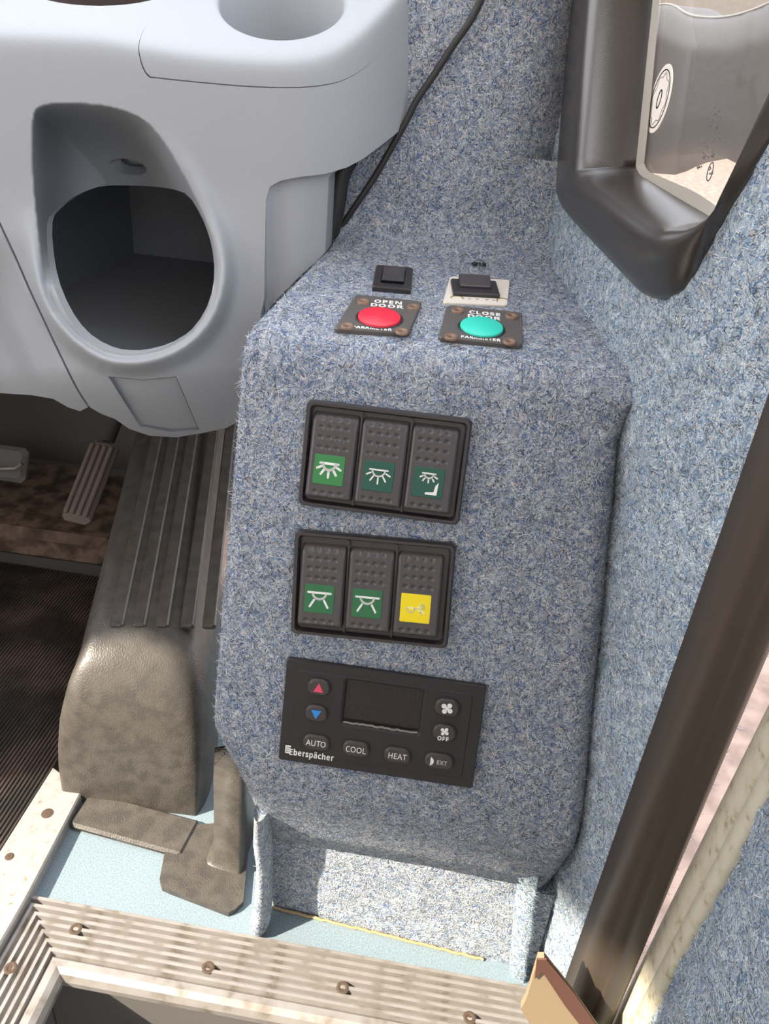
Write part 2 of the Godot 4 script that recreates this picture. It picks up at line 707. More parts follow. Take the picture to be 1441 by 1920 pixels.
# the coach body round the cab: it lets in the sky through windscreen, side and rear windows, and the sun only through one side window shaped for its patch
func build_shell() -> void:
	var box_part := func(o: Node, called: String, lo: Vector3, hi: Vector3, m: String) -> void:
		var s := Shape.new()
		s.box((lo + hi) / 2, hi - lo)
		part(o, called, s, M[m], true)
	var o := thing("ceiling", "pale headlining of the coach above the cab", "", here(Vector3(-0.4, 1.38, 0.6)), "", "structure")
	box_part.call(o, "panel", Vector3(-1.08, 1.38, -0.30), Vector3(0.3, 1.42, 2.2), "body_shell")
	# driver's side wall: outline in (z, y), windows cut out, the first shaped to bound the sun patch
	o = thing("wall_left", "pale side wall of the coach with windows, one cut to shape the sun patch", "", here(Vector3(-1.03, 0, 0.6)), "", "structure")
	var outline := flat([[-1.0, -0.3], [2.2, -0.3], [2.2, 1.4], [-1.0, 1.4]])
	var holes := [flat([[0.045, 0.45], [0.62, 0.45], [0.62, 1.24], [0.42, 1.22], [0.33, 1.14], [0.244, 1.015], [0.10, 0.96], [0.045, 0.90]]), flat([[0.85, 0.5], [1.6, 0.5], [1.6, 1.25], [0.85, 1.25]]), flat([[-0.9, 0.52], [-0.22, 0.52], [-0.22, 1.2], [-0.9, 1.2]])]
	for k in 2:
		var s := Shape.new()
		var x: float = [-1.0, -1.03][k]
		field(s, outline, holes, 0.2, func(p: Vector2) -> Vector3: return Vector3(x, p.y, p.x), Vector3(-0.03, 0, 0) if k == 0 else Vector3.ZERO)
		part(o, ["lining", "outer_skin"][k], s, M["body_shell"], true)
	o = thing("wall_back", "pale rear partition of the coach", "", here(Vector3(-0.4, -0.3, 2.2)), "", "structure")
	box_part.call(o, "panel", Vector3(-1.05, -0.3, 2.2), Vector3(0.3, 1.38, 2.24), "body_shell")
	o = thing("wall_right", "door side wall of the coach behind the entrance", "", here(Vector3(0.26, -0.3, 1.4)), "", "structure")
	box_part.call(o, "panel", Vector3(0.24, -0.9, 0.55), Vector3(0.28, 0.6, 2.2), "body_shell")
	box_part.call(o, "header", Vector3(0.24, 1.2, -0.3), Vector3(0.28, 1.4, 2.2), "body_shell")
	o = thing("wall_front", "dark bulkhead in front of the pedals", "", here(Vector3(-0.5, 0, -0.86)), "", "structure")
	box_part.call(o, "bulkhead", Vector3(-1.03, -0.05, -0.9), Vector3(0.02, 0.505, -0.85), "footwell")
	o = thing("wall_far", "greyish boundary wall beyond the paving outside", "", here(Vector3(4, -0.62, -16)), "", "structure")
	box_part.call(o, "masonry", Vector3(-10, -0.62, -16.4), Vector3(16, 2.4, -16), "far_wall")
	# ground outside
	o = thing("ground", "sunlit pinkish paving outside the coach", "", here(Vector3(0, -0.62, 0)), "", "structure")
	box_part.call(o, "paving", Vector3(-30, -0.7, -40), Vector3(30, -0.62, 30), "ground")

func ribbed(a: Vector3, b: Vector3, out: Vector3, cut_a: float, cut_b: float) -> Shape:
	# an aluminium nosing drawn from a to b along its back edge; out points to the step; cut_*: how far each end is mitred
	var s := Shape.new()
	var prof := []
	var n := 7
	var wide := 0.0345
	for k in n:
		var x0 := wide * k / n
		var w := wide / n
		prof.append_array([[x0 + w * 0.05, 0.0008], [x0 + w * 0.16, 0.0042], [x0 + w * 0.55, 0.0042], [x0 + w * 0.70, 0.0008]])
	prof.append_array([[wide + 0.001, 0.0036], [wide + 0.005, 0.0036], [wide + 0.0085, 0.002], [wide + 0.0105, -0.002], [wide + 0.0105, -0.006], [wide + 0.008, -0.009], [wide + 0.004, -0.0095]])
	var along := (b - a).normalized()
	var la := PackedVector3Array()
	var lb := PackedVector3Array()
	for q in prof:
		la.append(a + out * q[0] + Vector3(0, q[1], 0) + along * q[0] * cut_a)
		lb.append(b + out * q[0] + Vector3(0, q[1], 0) - along * q[0] * cut_b)
	s.loft([la, lb], false)
	return s

func build_floor() -> void:
	var o := thing("floor", "pale blue speckled lino of the cab floor", "", here(Vector3(-0.07, 0, -0.4)), "", "structure")
	var s := Shape.new()
	s.box(Vector3(-0.065, -0.01, -0.47), Vector3(0.36, 0.02, 0.38))
	part(o, "lino", s, M["lino"], true)
	s = Shape.new()
	s.box(Vector3(-0.63, -0.02, -0.3), Vector3(0.78, 0.036, 1.2))
	part(o, "floor_base", s, M["footwell"], true)
	# stairwell
	o = thing("floor_step", "dark step tread below the aluminium nosing", "", here(Vector3(-0.05, -0.2, -0.1)), "", "structure")
	s = Shape.new()
	s.box(Vector3(-0.05, -0.21, 0.05), Vector3(0.5, 0.02, 0.7))
	part(o, "tread", s, M["mat"], true)
	s = Shape.new()
	s.box(Vector3(-0.05, -0.11, -0.262), Vector3(0.36, 0.18, 0.02))
	s.box(Vector3(-0.21, -0.11, 0.08), Vector3(0.02, 0.18, 0.66))
	part(o, "riser", s, M["footwell"], true)
	# ribbed aluminium nosings, mitred at the corner
	var back := -0.289
	var left := -0.2295
	var t := thing("step_nosing", "ribbed aluminium nosing across the front of the step, screwed down", "step edge", here(Vector3(-0.07, 0, back)))
	part(t, "ribbed_strip", ribbed(Vector3(left, 0, back), Vector3(0.094, 0, back), Vector3.BACK, 1.0, 0.0), M["aluminium"], true)
	for q in [[142, 1742], [390, 1814], [642, 1852], [880, 1908]]:
		s = Shape.new()
		s.smooth()
		s.lathe([[0.0001, -0.0004], [0.0012, -0.0002], [0.0018, 0.0004], [0.0034, 0.0005], [0.0040, 0.0]], 18, yp(q[0], q[1], 0.0040), Basis(Vector3.RIGHT, Vector3.FORWARD, Vector3.UP))
		part(t, "screw", s, M["rust"], true)
	t = thing("step_nosing", "ribbed aluminium nosing running back along the driver's side of the step", "step edge", here(Vector3(left, 0, -0.1)))
	part(t, "ribbed_strip", ribbed(Vector3(left, 0, back), Vector3(left, 0, 0.3), Vector3.RIGHT, 1.0, 0.0), M["aluminium"], true)
	s = Shape.new()
	s.smooth()
	s.lathe([[0.0001, -0.0004], [0.0012, -0.0002], [0.0018, 0.0004], [0.0034, 0.0005], [0.0040, 0.0]], 18, yp(20, 1815, 0.0040), Basis(Vector3.RIGHT, Vector3.FORWARD, Vector3.UP))
	part(t, "screw", s, M["rust"], true)
	# flat bright strip at the edge of the mat
	var h := 0.0095
	t = thing("floor_strip", "bright flat metal strip with rusty screw marks along the mat edge", "metal strip", here(Vector3(-0.247, 0, -0.2)))
	var a := yp(99, 1438, h)
	var b := yp(157, 1478, h)
	var c := yp(52, 1680, h)
	s = Shape.new()
	var loops := []
	for y in [0.0, h - 0.001, h]:
		var e := 0.0012 if y == h else 0.0
		loops.append(PackedVector3Array([Vector3(a.x + e, y, a.z + e), Vector3(b.x - e, y, b.z + e), Vector3(c.x - e, y, c.z), Vector3(c.x + 0.002 - e, y, 0.3), Vector3(a.x + 0.004 + e, y, 0.3)]))
	s.loft(loops, true, true, true)
	part(t, "strip", s, M["silver"], true)
	for q in [[89, 1525, 0.0042], [18, 1606, 0.003]]:
		s = Shape.new()
		s.smooth()
		s.lathe([[0.0001, 0.0006], [q[2] * 0.4, 0.0008], [q[2], 0.0]], 18, yp(q[0], q[1], h), Basis(Vector3.RIGHT, Vector3.FORWARD, Vector3.UP))
		part(t, "screw", s, M["rust"], true)
	# ribbed rubber mat on the driver's floor
	t = thing("rubber_mat", "dark dirty ribbed rubber mat on the driver's floor", "mat", here(Vector3(-0.5, 0, -0.3)))
	s = Shape.new()
	var row := PackedVector3Array()
	var row2 := PackedVector3Array()
	for k in 112:
		var x := -0.262 - 0.0030 * k
		for q in [[0.0, 0.006], [0.0014, 0.006], [0.0018, 0.005], [0.0026, 0.005]]:
			row.append(Vector3(x - q[0], q[1], -0.62))
			row2.append(Vector3(x - q[0], q[1], 0.25))
	s.loft([row, row2], false)
	part(t, "ribbed_sheet", s, M["mat"], true)

# ------------------------------------------------------------------ carpeted side wall with its quarter window
func build_wall_and_window() -> void:
	# wall behind the console
	var o := thing("wall_back_carpet", "blue grey carpeted panel rising behind the console top", "", here(Vector3(0, 0.38, -0.5)), "", "structure")
	var s := Shape.new()
	s.smooth()
	field(s, flat([[-0.118, 0.30], [0.045, 0.30], [0.045, 0.57], [-0.063, 0.57], [-0.063, 0.466], [-0.118, 0.440]]), [], 0.012, func(p: Vector2) -> Vector3: return Vector3(p.x, p.y, -0.50 - 0.02 * smoothstep(0.012, 0.045, p.x) + relief.get_noise_2d(p.x, p.y) * 0.0018), Vector3(0, 0, -0.02))
	var panel := part(o, "carpet", s, M["felt"], true)
	pile(o, [panel.mesh], 26000, felt_dyes, M["pile"], [], 31)
	# side wall
	o = thing("wall_side", "blue grey carpeted side wall, tinted bluer for sky light, between the console and the entrance door", "", here(Vector3(0.08, 0, -0.36)), "", "structure")
	var ring_px := [[1092, -260], [1082, -60], [1062, 160], [1049, 330], [1052, 375], [1075, 412], [1130, 471], [1190, 535], [1216, 556], [1246, 563], [1275, 551], [1300, 522], [1340, 442], [1390, 360], [1441, 272], [1520, 140], [1640, -80], [1680, -260]]
	var ring2 := smooth_loop(ring_px, 3)
	var hole := PackedVector2Array()
	var middle := Vector2.ZERO
	for p in ring2:
		hole.append(wall_uv(on_wall(p.x, p.y)))
		middle += hole[-1]
	middle /= hole.size()
	for i in hole.size():
		hole[i] = middle + (hole[i] - middle) * 0.955
	var slit := PackedVector2Array()
	for q in [[1003, 1722], [1012, 1720], [1018, 1790], [1012, 1860], [1004, 1940], [984, 1940], [990, 1850], [1000, 1790]]:
		slit.append(wall_uv(on_wall(q[0], q[1])))
	var edge := 0.1140
	var outline := flat([[-0.16, -0.24], [edge, -0.24], [edge, 0.72], [-0.16, 0.72]])
	s = Shape.new()
	s.smooth()
	field(s, outline, [hole, slit], 0.0032, func(p: Vector2) -> Vector3: return wall_at(p.x, p.y, lumps.get_noise_2d(p.x, p.y) * 0.0011 + relief.get_noise_2d(p.x * 1.3, p.y * 1.3 + 4.0) * 0.0022 - 0.006 * smoothstep(edge - 0.012, edge, p.x)), -wall_n * 0.015)
	var lining := part(o, "carpet", s, M["sky_tinted_felt"], true)
	var gasket_bare := ring2
	pile(o, [lining.mesh], 62000, sky_tinted_dyes, M["wall_pile"], [gasket_bare], 32, 0.005)
	s = Shape.new()
	field(s, outline, [hole], 0.05, func(p: Vector2) -> Vector3: return wall_at(p.x, p.y, -0.0175))
	part(o, "outer_skin", s, M["sheet_metal"], true)
	# loose strip of carpet hanging at the foot of the wall
	var strip := [[[1006, 1600], [1050, 1590]], [[984, 1628], [1026, 1620]], [[969, 1655], [1008, 1650]], [[964, 1695], [1003, 1695]], [[959, 1750], [998, 1750]], [[955, 1800], [988, 1800]], [[953, 1850], [984, 1860]], [[951, 1960], [980, 1960]]]
	s = Shape.new()
	s.smooth()
	var loops := []
	for q in strip:
		var a := zp(q[0][0], q[0][1], -0.298) if q[0][1] > 1640 else on_wall(q[0][0], q[0][1], 0.001)
		var b := on_wall(q[1][0], q[1][1], 0.001) if q[0][1] < 1640 else zp(q[1][0], q[1][1], -0.293)
		var l := PackedVector3Array()
		for k in 16:
			var t := TAU * k / 16
			l.append((a + b) / 2 + (b - a) / 2 * cos(t) + Vector3(0, 0, 0.0026) * sin(t))
		loops.append(l)
	s.loft(loops, true, true, true)
	var flap := part(o, "carpet_strip", s, M["sky_tinted_felt"], true)
	pile(o, [flap.mesh], 5000, sky_tinted_dyes, M["wall_pile"], [], 33, 0.004)

	# window: rubber gasket, pane, prints
	var w := thing("window_1", "quarter window in a thick black rubber gasket in the carpeted side wall", "", here(on_wall(1240, 480)), "", "structure")
	var inner_px := [[1236, -260], [1226, -60], [1208, 130], [1191, 296], [1190, 312], [1198, 328], [1216, 339], [1262, 367], [1310, 395], [1332, 408], [1343, 413], [1350, 405], [1374, 344], [1402, 280], [1441, 192], [1490, 80], [1560, -80], [1610, -260]]
	var inner := smooth_loop(inner_px, 3)
	var n := ring2.size()
	loops = []
	# (share of the way from the outer to the inner outline, how proud of the wall)
	for q in [[0.0, -0.003], [0.015, 0.0015], [0.06, 0.0035], [0.2, 0.0065], [0.4, 0.0098], [0.58, 0.0121], [0.69, 0.0126], [0.77, 0.0115], [0.84, 0.0080], [0.90, 0.0022], [0.955, -0.0045], [1.0, -0.0125], [1.0, -0.016]]:
		var l := PackedVector3Array()
		for i in n:
			var a := on_wall(ring2[i].x, ring2[i].y)
			var b := on_wall(inner[i].x, inner[i].y, -0.012)
			var near := smoothstep(1262.0, 1325.0, ring2[i].x)
			var m := a.lerp((b + wall_n * 0.012).lerp(on_wall(inner[i].x, inner[i].y, 0.003), near), q[0])
			l.append(m + wall_n * q[1] * (1.0 - 0.72 * near if q[1] > 0 else 1.0))
		loops.append(l)
	s = Shape.new()
	s.smooth()
	s.loft(loops)
	part(w, "gasket", s, M["rubber"], true)
	var rim := PackedVector3Array()
	var rim_in := PackedVector3Array()
	var pane := PackedVector3Array()
	var c := Vector3.ZERO
	for p in loops[-2]:
		rim.append(p)
		c += p
	c /= n
	for i in n:
		rim_in.append(rim[i] + (c - rim[i]).normalized() * 0.0048 - wall_n * 0.002)
		pane.append(rim[i] + (c - rim[i]).normalized() * 0.002 - wall_n * 0.0035)
	s = Shape.new()
	s.loft([rim, rim_in])
	part(w, "pane_edge", s, M["glass_rim"], true, "pale bevelled edge of the pane")
	s = Shape.new()
	s.fan(pane)
	var glass := part(w, "pane", s, M["glass"], true)
	# round sticker on the pane
	var gp := wall_p - wall_n * 0.0160
	var mid := hit(1237, 186, gp, wall_n)
	var top := hit(1245, 121, gp, wall_n)
	var r := (top - mid).length()
	var basis := Basis(wall_t, Vector3.UP, wall_n)
	var t := thing("window_sticker", "round white sticker with a thin black ring stuck on the quarter window", "sticker", Transform3D(basis * Basis(Vector3.BACK, -0.12) * Basis.from_scale(Vector3(0.66, 1, 1)), mid))
	s = Shape.new()
	s.lathe([[r, 0.0], [r, 0.0004]], 48)
	part(t, "disc", s, M["sticker"])
	s = strokes([arc(Vector2.ZERO, r * 0.84, r * 0.84, 0, 360, 40)], r * 0.035)
	var ringed := part(t, "ring", s, M["dark_print"])
	ringed.position.z = 0.0004
	var wavy := []
	for k in 61:
		var a := TAU * k / 60
		var rr := r * (0.70 + 0.06 * cos(a * 8))
		wavy.append([cos(a) * rr, sin(a) * rr])
	s = strokes([wavy], r * 0.03)
	part(t, "wavy_ring", s, M["grey_print"]).position.z = 0.0004
	s = strokes([arc(Vector2.ZERO, r * 0.17, r * 0.26, 0, 360, 24)], r * 0.05)
	part(t, "numeral", s, M["dark_print"]).position.z = 0.0004
	# small etched marks of the glass maker, too worn to read
	t = thing("glass_marking", "column of small dark maker's marks printed on the quarter window glass", "marking", Transform3D(basis, hit(1335, 275, gp, wall_n)))
	var inv: Transform3D = t.transform.affine_inverse()
	var marks := []
	var blobs := []
	var mr := RandomNumberGenerator.new()
	mr.seed = 21
	for q in [[1338, 208, 12, 7], [1340, 222, 12, 8], [1326, 240, 8, 4], [1344, 243, 7, 7], [1342, 262, 8, 9], [1326, 270, 5, 8], [1338, 287, 3, 10], [1322, 292, 6, 3], [1312, 313, 9, 3], [1330, 322, 4, 6]]:
		for k in 5:
			var x: float = q[0] + mr.randf_range(-1, 1) * q[2]
			var y: float = q[1] + mr.randf_range(-1, 1) * q[3]
			var a: Vector3 = inv * hit(x, y, gp, wall_n)
			var b: Vector3 = inv * hit(x + mr.randf_range(-4, 4), y + mr.randf_range(-4, 4), gp, wall_n)
			blobs.append([[a.x, a.y], [b.x, b.y]])
	var oc: Vector3 = inv * hit(1331, 322, gp, wall_n)
	blobs.append(arc(Vector2(oc.x, oc.y), 0.0020, 0.0036, 0, 360, 18))
	part(t, "print", strokes(blobs, 0.0005), M["dark_print"])
	# dark mirror housing outside
	t = thing("mirror_housing", "dark grey mirror housing with a pale rim outside the quarter window", "mirror", here(on_wall(1320, 160, -0.11)))
	var body := smooth_loop([[1180, 318], [1250, 299], [1310, 288], [1350, 292], [1400, 312], [1470, 300], [1560, 200], [1560, -60], [1500, -30], [1441, 6], [1380, 28], [1330, 33], [1290, 27], [1265, 12], [1245, 8], [1200, 14], [1160, 60], [1150, 200]], 4)
	var bulge := func(p: Vector2, lift: float) -> Vector3:
		var d := minf(-distance_to(p, body), 60.0) / 60.0
		return on_wall(p.x, p.y, -0.11 - lift + 0.02 * sqrt(maxf(d, 0.0)))
	s = Shape.new()
	s.smooth()
	field(s, body, [], 14.0, func(p: Vector2) -> Vector3: return bulge.call(p, 0.0), -wall_n * 0.03)
	part(t, "shell", s, M["housing"], true)
	var lip := PackedVector3Array()
	for p in smooth_loop([[1560, -60], [1500, -30], [1441, 6], [1380, 28], [1330, 33], [1290, 27], [1265, 12], [1245, 8], [1200, 14]], 5, false):
		lip.append(bulge.call(p, -0.001))
	s = Shape.new()
	s.smooth()
	s.tube(lip, 0.0008, 8)
	part(t, "rim", s, M["housing_rim"], true)

# ------------------------------------------------------------------ entrance door and its jamb
func build_door() -> void:
	var prism := func(o: Node, called: String, prof: Array, y0: float, y1: float, lean: float, m: Material) -> MeshInstance3D:
		var s := Shape.new()
		var rows := []
		var steps := 24
		for k in steps + 1:
			var y := lerpf(y0, y1, float(k) / steps)
			var l := PackedVector3Array()
			for q in prof:
				l.append(Vector3(q[0], y, q[1] + lean * (y - 0.288)))
			rows.append(l)
		s.smooth()
		s.loft(rows)
		return part(o, called, s, m, true)
	var o := thing("trim_1", "dark brown rubber jamb strip along the door opening", "", here(Vector3(0.115, -0.2, -0.25)), "", "structure")
	prism.call(o, "jamb", [[0.100, -0.264], [0.104, -0.250], [0.109, -0.2465], [0.1132, -0.2472], [0.1138, -0.2462], [0.1165, -0.2455], [0.1225, -0.2462], [0.1262, -0.2500], [0.1265, -0.262]], -0.24, 0.72, 0.0, M["jamb"])
	# torn lining board at the foot of the jamb
	var t := thing("torn_board", "torn beige lining board with a reddish edge at the foot of the door jamb", "board", here(zp(1060, 1920, -0.236)))
	var poly := [[1008, 1800], [1020, 1800], [1070, 1862], [1150, 1975], [1010, 1975], [998, 1930], [976, 1892], [984, 1878], [990, 1862]]
	var s := Shape.new()
	field(s, flat(poly), [], 30.0, func(p: Vector2) -> Vector3: return zp(p.x, p.y, -0.236), Vector3(0, 0, -0.004))
	part(t, "board", s, M["board"], true)
	s = Shape.new()
	field(s, flat([[1006, 1800], [1024, 1800], [1074, 1860], [1154, 1975], [1128, 1975], [1060, 1888], [1016, 1822], [1002, 1836]]), [], 30.0, func(p: Vector2) -> Vector3: return zp(p.x, p.y, -0.2345), Vector3(0, 0, -0.001))
	part(t, "torn_edge", s, M["board_edge"], true)
	# door leaf, a little ajar
	o = thing("door_1", "carpeted entrance door with a cream edge seal, standing slightly ajar", "", here(Vector3(0.14, -0.2, -0.1)), "", "structure")
	var lean := 0.064
	prism.call(o, "edge_seal", [[0.1300, -0.2425], [0.1292, -0.2375], [0.1296, -0.2290], [0.1306, -0.2284], [0.1306, -0.2276], [0.1296, -0.2268], [0.1300, -0.2200], [0.1320, -0.2180], [0.150, -0.2180], [0.150, -0.2425]], -0.30, 0.55, lean, M["door_edge"])
	s = Shape.new()
	s.smooth()
	field(s, flat([[-0.2190, -0.30], [0.35, -0.30], [0.35, 0.55], [-0.2190, 0.55]]), [], 0.005, func(p: Vector2) -> Vector3:
		var d := p.x + 0.219
		return Vector3(0.1325 - 0.010 * smoothstep(0.0, 0.03, d) + relief.get_noise_2d(p.x, p.y + 9.0) * 0.002 + lumps.get_noise_2d(p.x, p.y) * 0.001, p.y, p.x + lean * (p.y - 0.288)), Vector3(0.02, 0, 0))
	var panel := part(o, "carpet", s, M["sky_tinted_felt"], true)
	pile(o, [panel.mesh], 22000, sky_tinted_dyes, M["wall_pile"], [], 41, 0.005)
	s = Shape.new()
	s.box(Vector3(0.16, 0.12, 0.07), Vector3(0.02, 0.86, 0.57))
	part(o, "outer_skin", s, M["sheet_metal"], true)

# ------------------------------------------------------------------ console box
var bare_console := []

func console_profile(x: float, left: float) -> PackedVector3Array:
	# from the floor side of the bottom fold up the face, over the top and into the wall behind; left: 0 inside, 1 at the rounded left edge
	var out := PackedVector3Array()
	var cut := clampf((-0.078 - x) / 0.027, 0.0, 1.0)
	var fold_y := lerpf(0.138, 0.168, cut)
	var foot_y := lerpf(0.064, 0.150, cut)
	var on := func(y: float) -> Vector2:
		return Vector2(y, face_p.z - (y - face_p.y) * tan(deg_to_rad(18.0)))
	var pts := []
	var f: Vector2 = on.call(fold_y)
	var foot := Vector2(foot_y + lerpf(0.09 * (x + 0.079), 0.0, cut), -0.3135 + 0.072 * (maxf(x, -0.0756) + 0.0756))
	pts.append(foot + Vector2(0.004, -0.05))
	pts.append(foot + Vector2(-0.0005, -0.004))
	pts.append(foot)
	pts.append(foot.lerp(f, 0.35))
	pts.append(foot.lerp(f, 0.72))
	var g: Vector2 = on.call(fold_y + 0.022)
	for k in 5:
		var t := (k + 1) / 6.0
		pts.append(foot.lerp(f, 0.72).lerp(f, t).lerp(f.lerp(g, t), t))
	var ty := top_p.y
	for k in 14:
		pts.append(on.call(lerpf(fold_y + 0.022, ty - 0.012, k / 13.0)))
	var e := Vector2(top_p.y, top_p.z)
	var slope := tan(deg_to_rad(9.0))
	var back := Vector2(e.x + 0.013 * slope, e.y - 0.013)
	var below: Vector2 = on.call(ty - 0.012)
	for k in 6:
		var t := (k + 1) / 7.0
		pts.append(below.lerp(e, t).lerp(e.lerp(back, t), t))
	for k in 10:
		var d := lerpf(0.013, 0.118, k / 9.0)
		pts.append(Vector2(e.x + d * slope, e.y - d))
	for k in 6:
		var a := PI / 2 * (k + 1) / 6.0
		var d := 0.118 + 0.022 * sin(a)
		pts.append(Vector2(e.x + d * slope + 0.022 * (1 - cos(a)), e.y - d))
	pts.append(pts[-1] + Vector2(0.03, -0.002))
	var mid := Vector2(0.24, -0.44)
	for p in pts:
		var q: Vector2 = p
		if left > 0:
			q = q.lerp(mid, left)
		out.append(Vector3(x, q.x, q.y))
	return out

func build_console() -> void:
	bare_console = [flat([[578, 750], [884, 781], [856, 978], [563, 941]]), flat([[560, 996], [857, 1016], [834, 1208], [546, 1178]]), flat([[542, 1234], [906, 1281], [884, 1469], [529, 1412]]),
		flat([[628, 625], [765, 631], [788, 574], [668, 561]]), flat([[822, 640], [976, 653], [974, 596], [838, 582]]), flat([[694, 545], [762, 549], [776, 513], [712, 507]]), flat([[834, 572], [948, 574], [952, 532], [848, 527]])]
	var o := thing("switch_console", "blue grey carpeted console box carrying the switches, beside the grey dashboard", "console", here(Vector3(-0.01, 0, -0.36)))
	var s := Shape.new()
	s.smooth()
	var rows := []
	for q in [[0.010, 0.9], [0.006, 0.3], [0.0014, 0.055], [0.0, 0.026], [0.0006, 0.012], [0.002, 0.005], [0.005, 0.0]]:
		rows.append(console_profile(-0.1065 + (q[0] if q[1] < 0.02 else 0.0005 * q[0]), q[1]))
	for k in 40:
		var f := k / 39.0
		var l := console_profile(-0.0985 + f * 0.19, 0.0)
		for i in l.size():
			# the box ends against the side wall; down the face its edge is rolled in, leaving a dark joint
			var end := wall_p.x + (l[i].z - wall_p.z) * wall_t.x / wall_t.z
			var low := 1.0 - smoothstep(0.348, 0.366, l[i].y)
			var d := (1.0 - f) * (end + 0.0985)
			var roll := low * 0.020 * pow(clampf(1.0 - d / 0.011, 0, 1), 2.2)
			l[i] = Vector3(-0.0985 + f * (end + 0.0985 + 0.02 * (1.0 - low)), l[i].y, l[i].z) - face_n * roll
		rows.append(l)
	for l in rows:
		for i in l.size():
			# the box narrows towards the windscreen
			l[i].x += 0.019 * clampf((-0.362 - l[i].z) / 0.13, 0, 1) * clampf((0.06 - l[i].x) / 0.16, 0, 1)
			l[i] += Vector3(0, 0.4, 1).normalized() * relief.get_noise_3d(l[i].x * 1.2, l[i].y * 1.2, l[i].z * 1.2) * 0.0007
	s.loft(rows, false)
	var body := part(o, "carpet_cover", s, M["felt"], true)
	pile(o, [body.mesh], 110000, felt_dyes, M["pile"], bare_console, 51)
	# recessed kick panel under the box
	s = Shape.new()
	s.smooth()
	field(s, flat([[-0.082, -0.005], [0.0935, -0.005], [0.0935, 0.075], [-0.082, 0.075]]), [], 0.006, func(p: Vector2) -> Vector3: return Vector3(p.x, p.y, -0.313 + relief.get_noise_2d(p.x * 2, p.y * 2 + 2.0) * 0.0012 + 0.072 * (p.x + 0.0756)), Vector3(0, 0, -0.01))
	var kick := part(o, "kick_panel", s, M["felt"], true, "recessed carpet panel below the console")
	pile(o, [kick.mesh], 9000, felt_dyes, M["pile"], [], 52, 0.003)
	# rolled carpet edge at the left end of the recess
	s = Shape.new()
	s.smooth()
	var loops := []
	for q in [[0.110, -0.0795, -0.3005, 0.0040, 0.011], [0.085, -0.0795, -0.3010, 0.0048, 0.0115], [0.06, -0.0785, -0.3030, 0.0046, 0.010], [0.035, -0.0785, -0.3020, 0.0046, 0.010], [0.018, -0.0790, -0.3000, 0.0056, 0.0112], [0.008, -0.0795, -0.2985, 0.0062, 0.0116], [0.0005, -0.0797, -0.2985, 0.0046, 0.0095]]:
		var l := PackedVector3Array()
		for k in 16:
			var a := TAU * k / 16
			l.append(Vector3(q[1] + q[3] * cos(a), q[0], q[2] + q[4] * sin(a)))
		loops.append(l)
	s.loft(loops, true, true, true)
	var flap := part(o, "carpet_flap", s, M["felt"], true, "rolled carpet edge standing on the lino")
	pile(o, [flap.mesh], 1500, felt_dyes, M["pile"], [], 53, 0.003)
	# glue along the foot of the recess
	s = Shape.new()
	s.smooth()
	var bead := PackedVector3Array()
	var r := RandomNumberGenerator.new()
	r.seed = 5
	for k in 60:
		var x := lerpf(510.0, 906.0, k / 59.0)
		var y := lerpf(1701.0, 1799.0, k / 59.0) + r.randf_range(-1.0, 1.0)
		bead.append(yp(x, y, 0.0012))
	s.tube(bead, 0.0010, 6)
	part(o, "glue_bead", s, M["glue"], true, "yellowed bead of glue")

# ------------------------------------------------------------------ dashboard end
var recess: PackedVector2Array
var mouth: PackedVector2Array
var deck_edge: PackedVector2Array
var label_pocket: PackedVector2Array

func edge_y(x: float) -> float:
	for i in deck_edge.size() - 1:
		if x <= deck_edge[i + 1].x:
			var t := inverse_lerp(deck_edge[i].x, deck_edge[i + 1].x, x)
			return lerpf(deck_edge[i].y, deck_edge[i + 1].y, t)
	var a := deck_edge[-2]
	var b := deck_edge[-1]
	return b.y + (x - b.x) * (b.y - a.y) / (b.x - a.x)

func dash_z(p: Vector2) -> float:
	var z := -0.450
	if p.x > 520:
		z -= 0.052 * pow((p.x - 520) / 250.0, 2.0)
	var t := edge_y(p.x) - p.y
	z -= 0.00062 * 11.0 * log(1.0 + exp(clampf(t / 11.0, -30, 30)))
	# the bin swells towards the seat and tucks in again below
	var swell := exp(-pow((p.x - 255.0) / 190.0, 2.0)) * smoothstep(330.0, 620.0, p.y)
	z += 0.034 * swell
	z -= 0.050 * pow(clampf((p.y - 690.0) / 130.0, 0, 1.3), 1.7)
	if p.x < 130:
		z -= 0.02 * pow((130.0 - p.x) / 130.0, 2.0) * smoothstep(430.0, 600.0, p.y)
	if p.x > -20 and p.x < 480 and p.y > 150 and p.y < 740:
		var d := distance_to(p, recess)
		if d > 0:
			var low := smoothstep(380.0, 560.0, p.y)
			var side := smoothstep(210.0, 330.0, p.x) * smoothstep(230.0, 380.0, p.y) * (1.0 - low)
			z += (0.016 * low + 0.004 * side) * exp(-pow((d - 13.0) / 17.0, 2.0)) 
		else:
			z -= (0.105 * (1.0 - exp(d / 40.0)) + 0.004 * smoothstep(0.0, -4.0, d)) * (1.0 - smoothstep(440.0, 560.0, p.y))
			z += 0.009 * smoothstep(400.0, 560.0, p.y)
	return z

func dash_at(p: Vector2) -> Vector3:
	return zp(p.x, p.y, dash_z(p))

func throat(s: Shape, loop: PackedVector3Array, way: Vector3, long: float, narrow: float, cap := true) -> void:
	var c := Vector3.ZERO
	for p in loop:
		c += p
	c /= loop.size()
	var loops := [loop]
	for k in 6:
		var t := (k + 1) / 6.0
		var l := PackedVector3Array()
		for p in loop:
			l.append(p.lerp(c, narrow * t) + way * long * t)
		loops.append(l)
	s.loft(loops, true, false, cap)

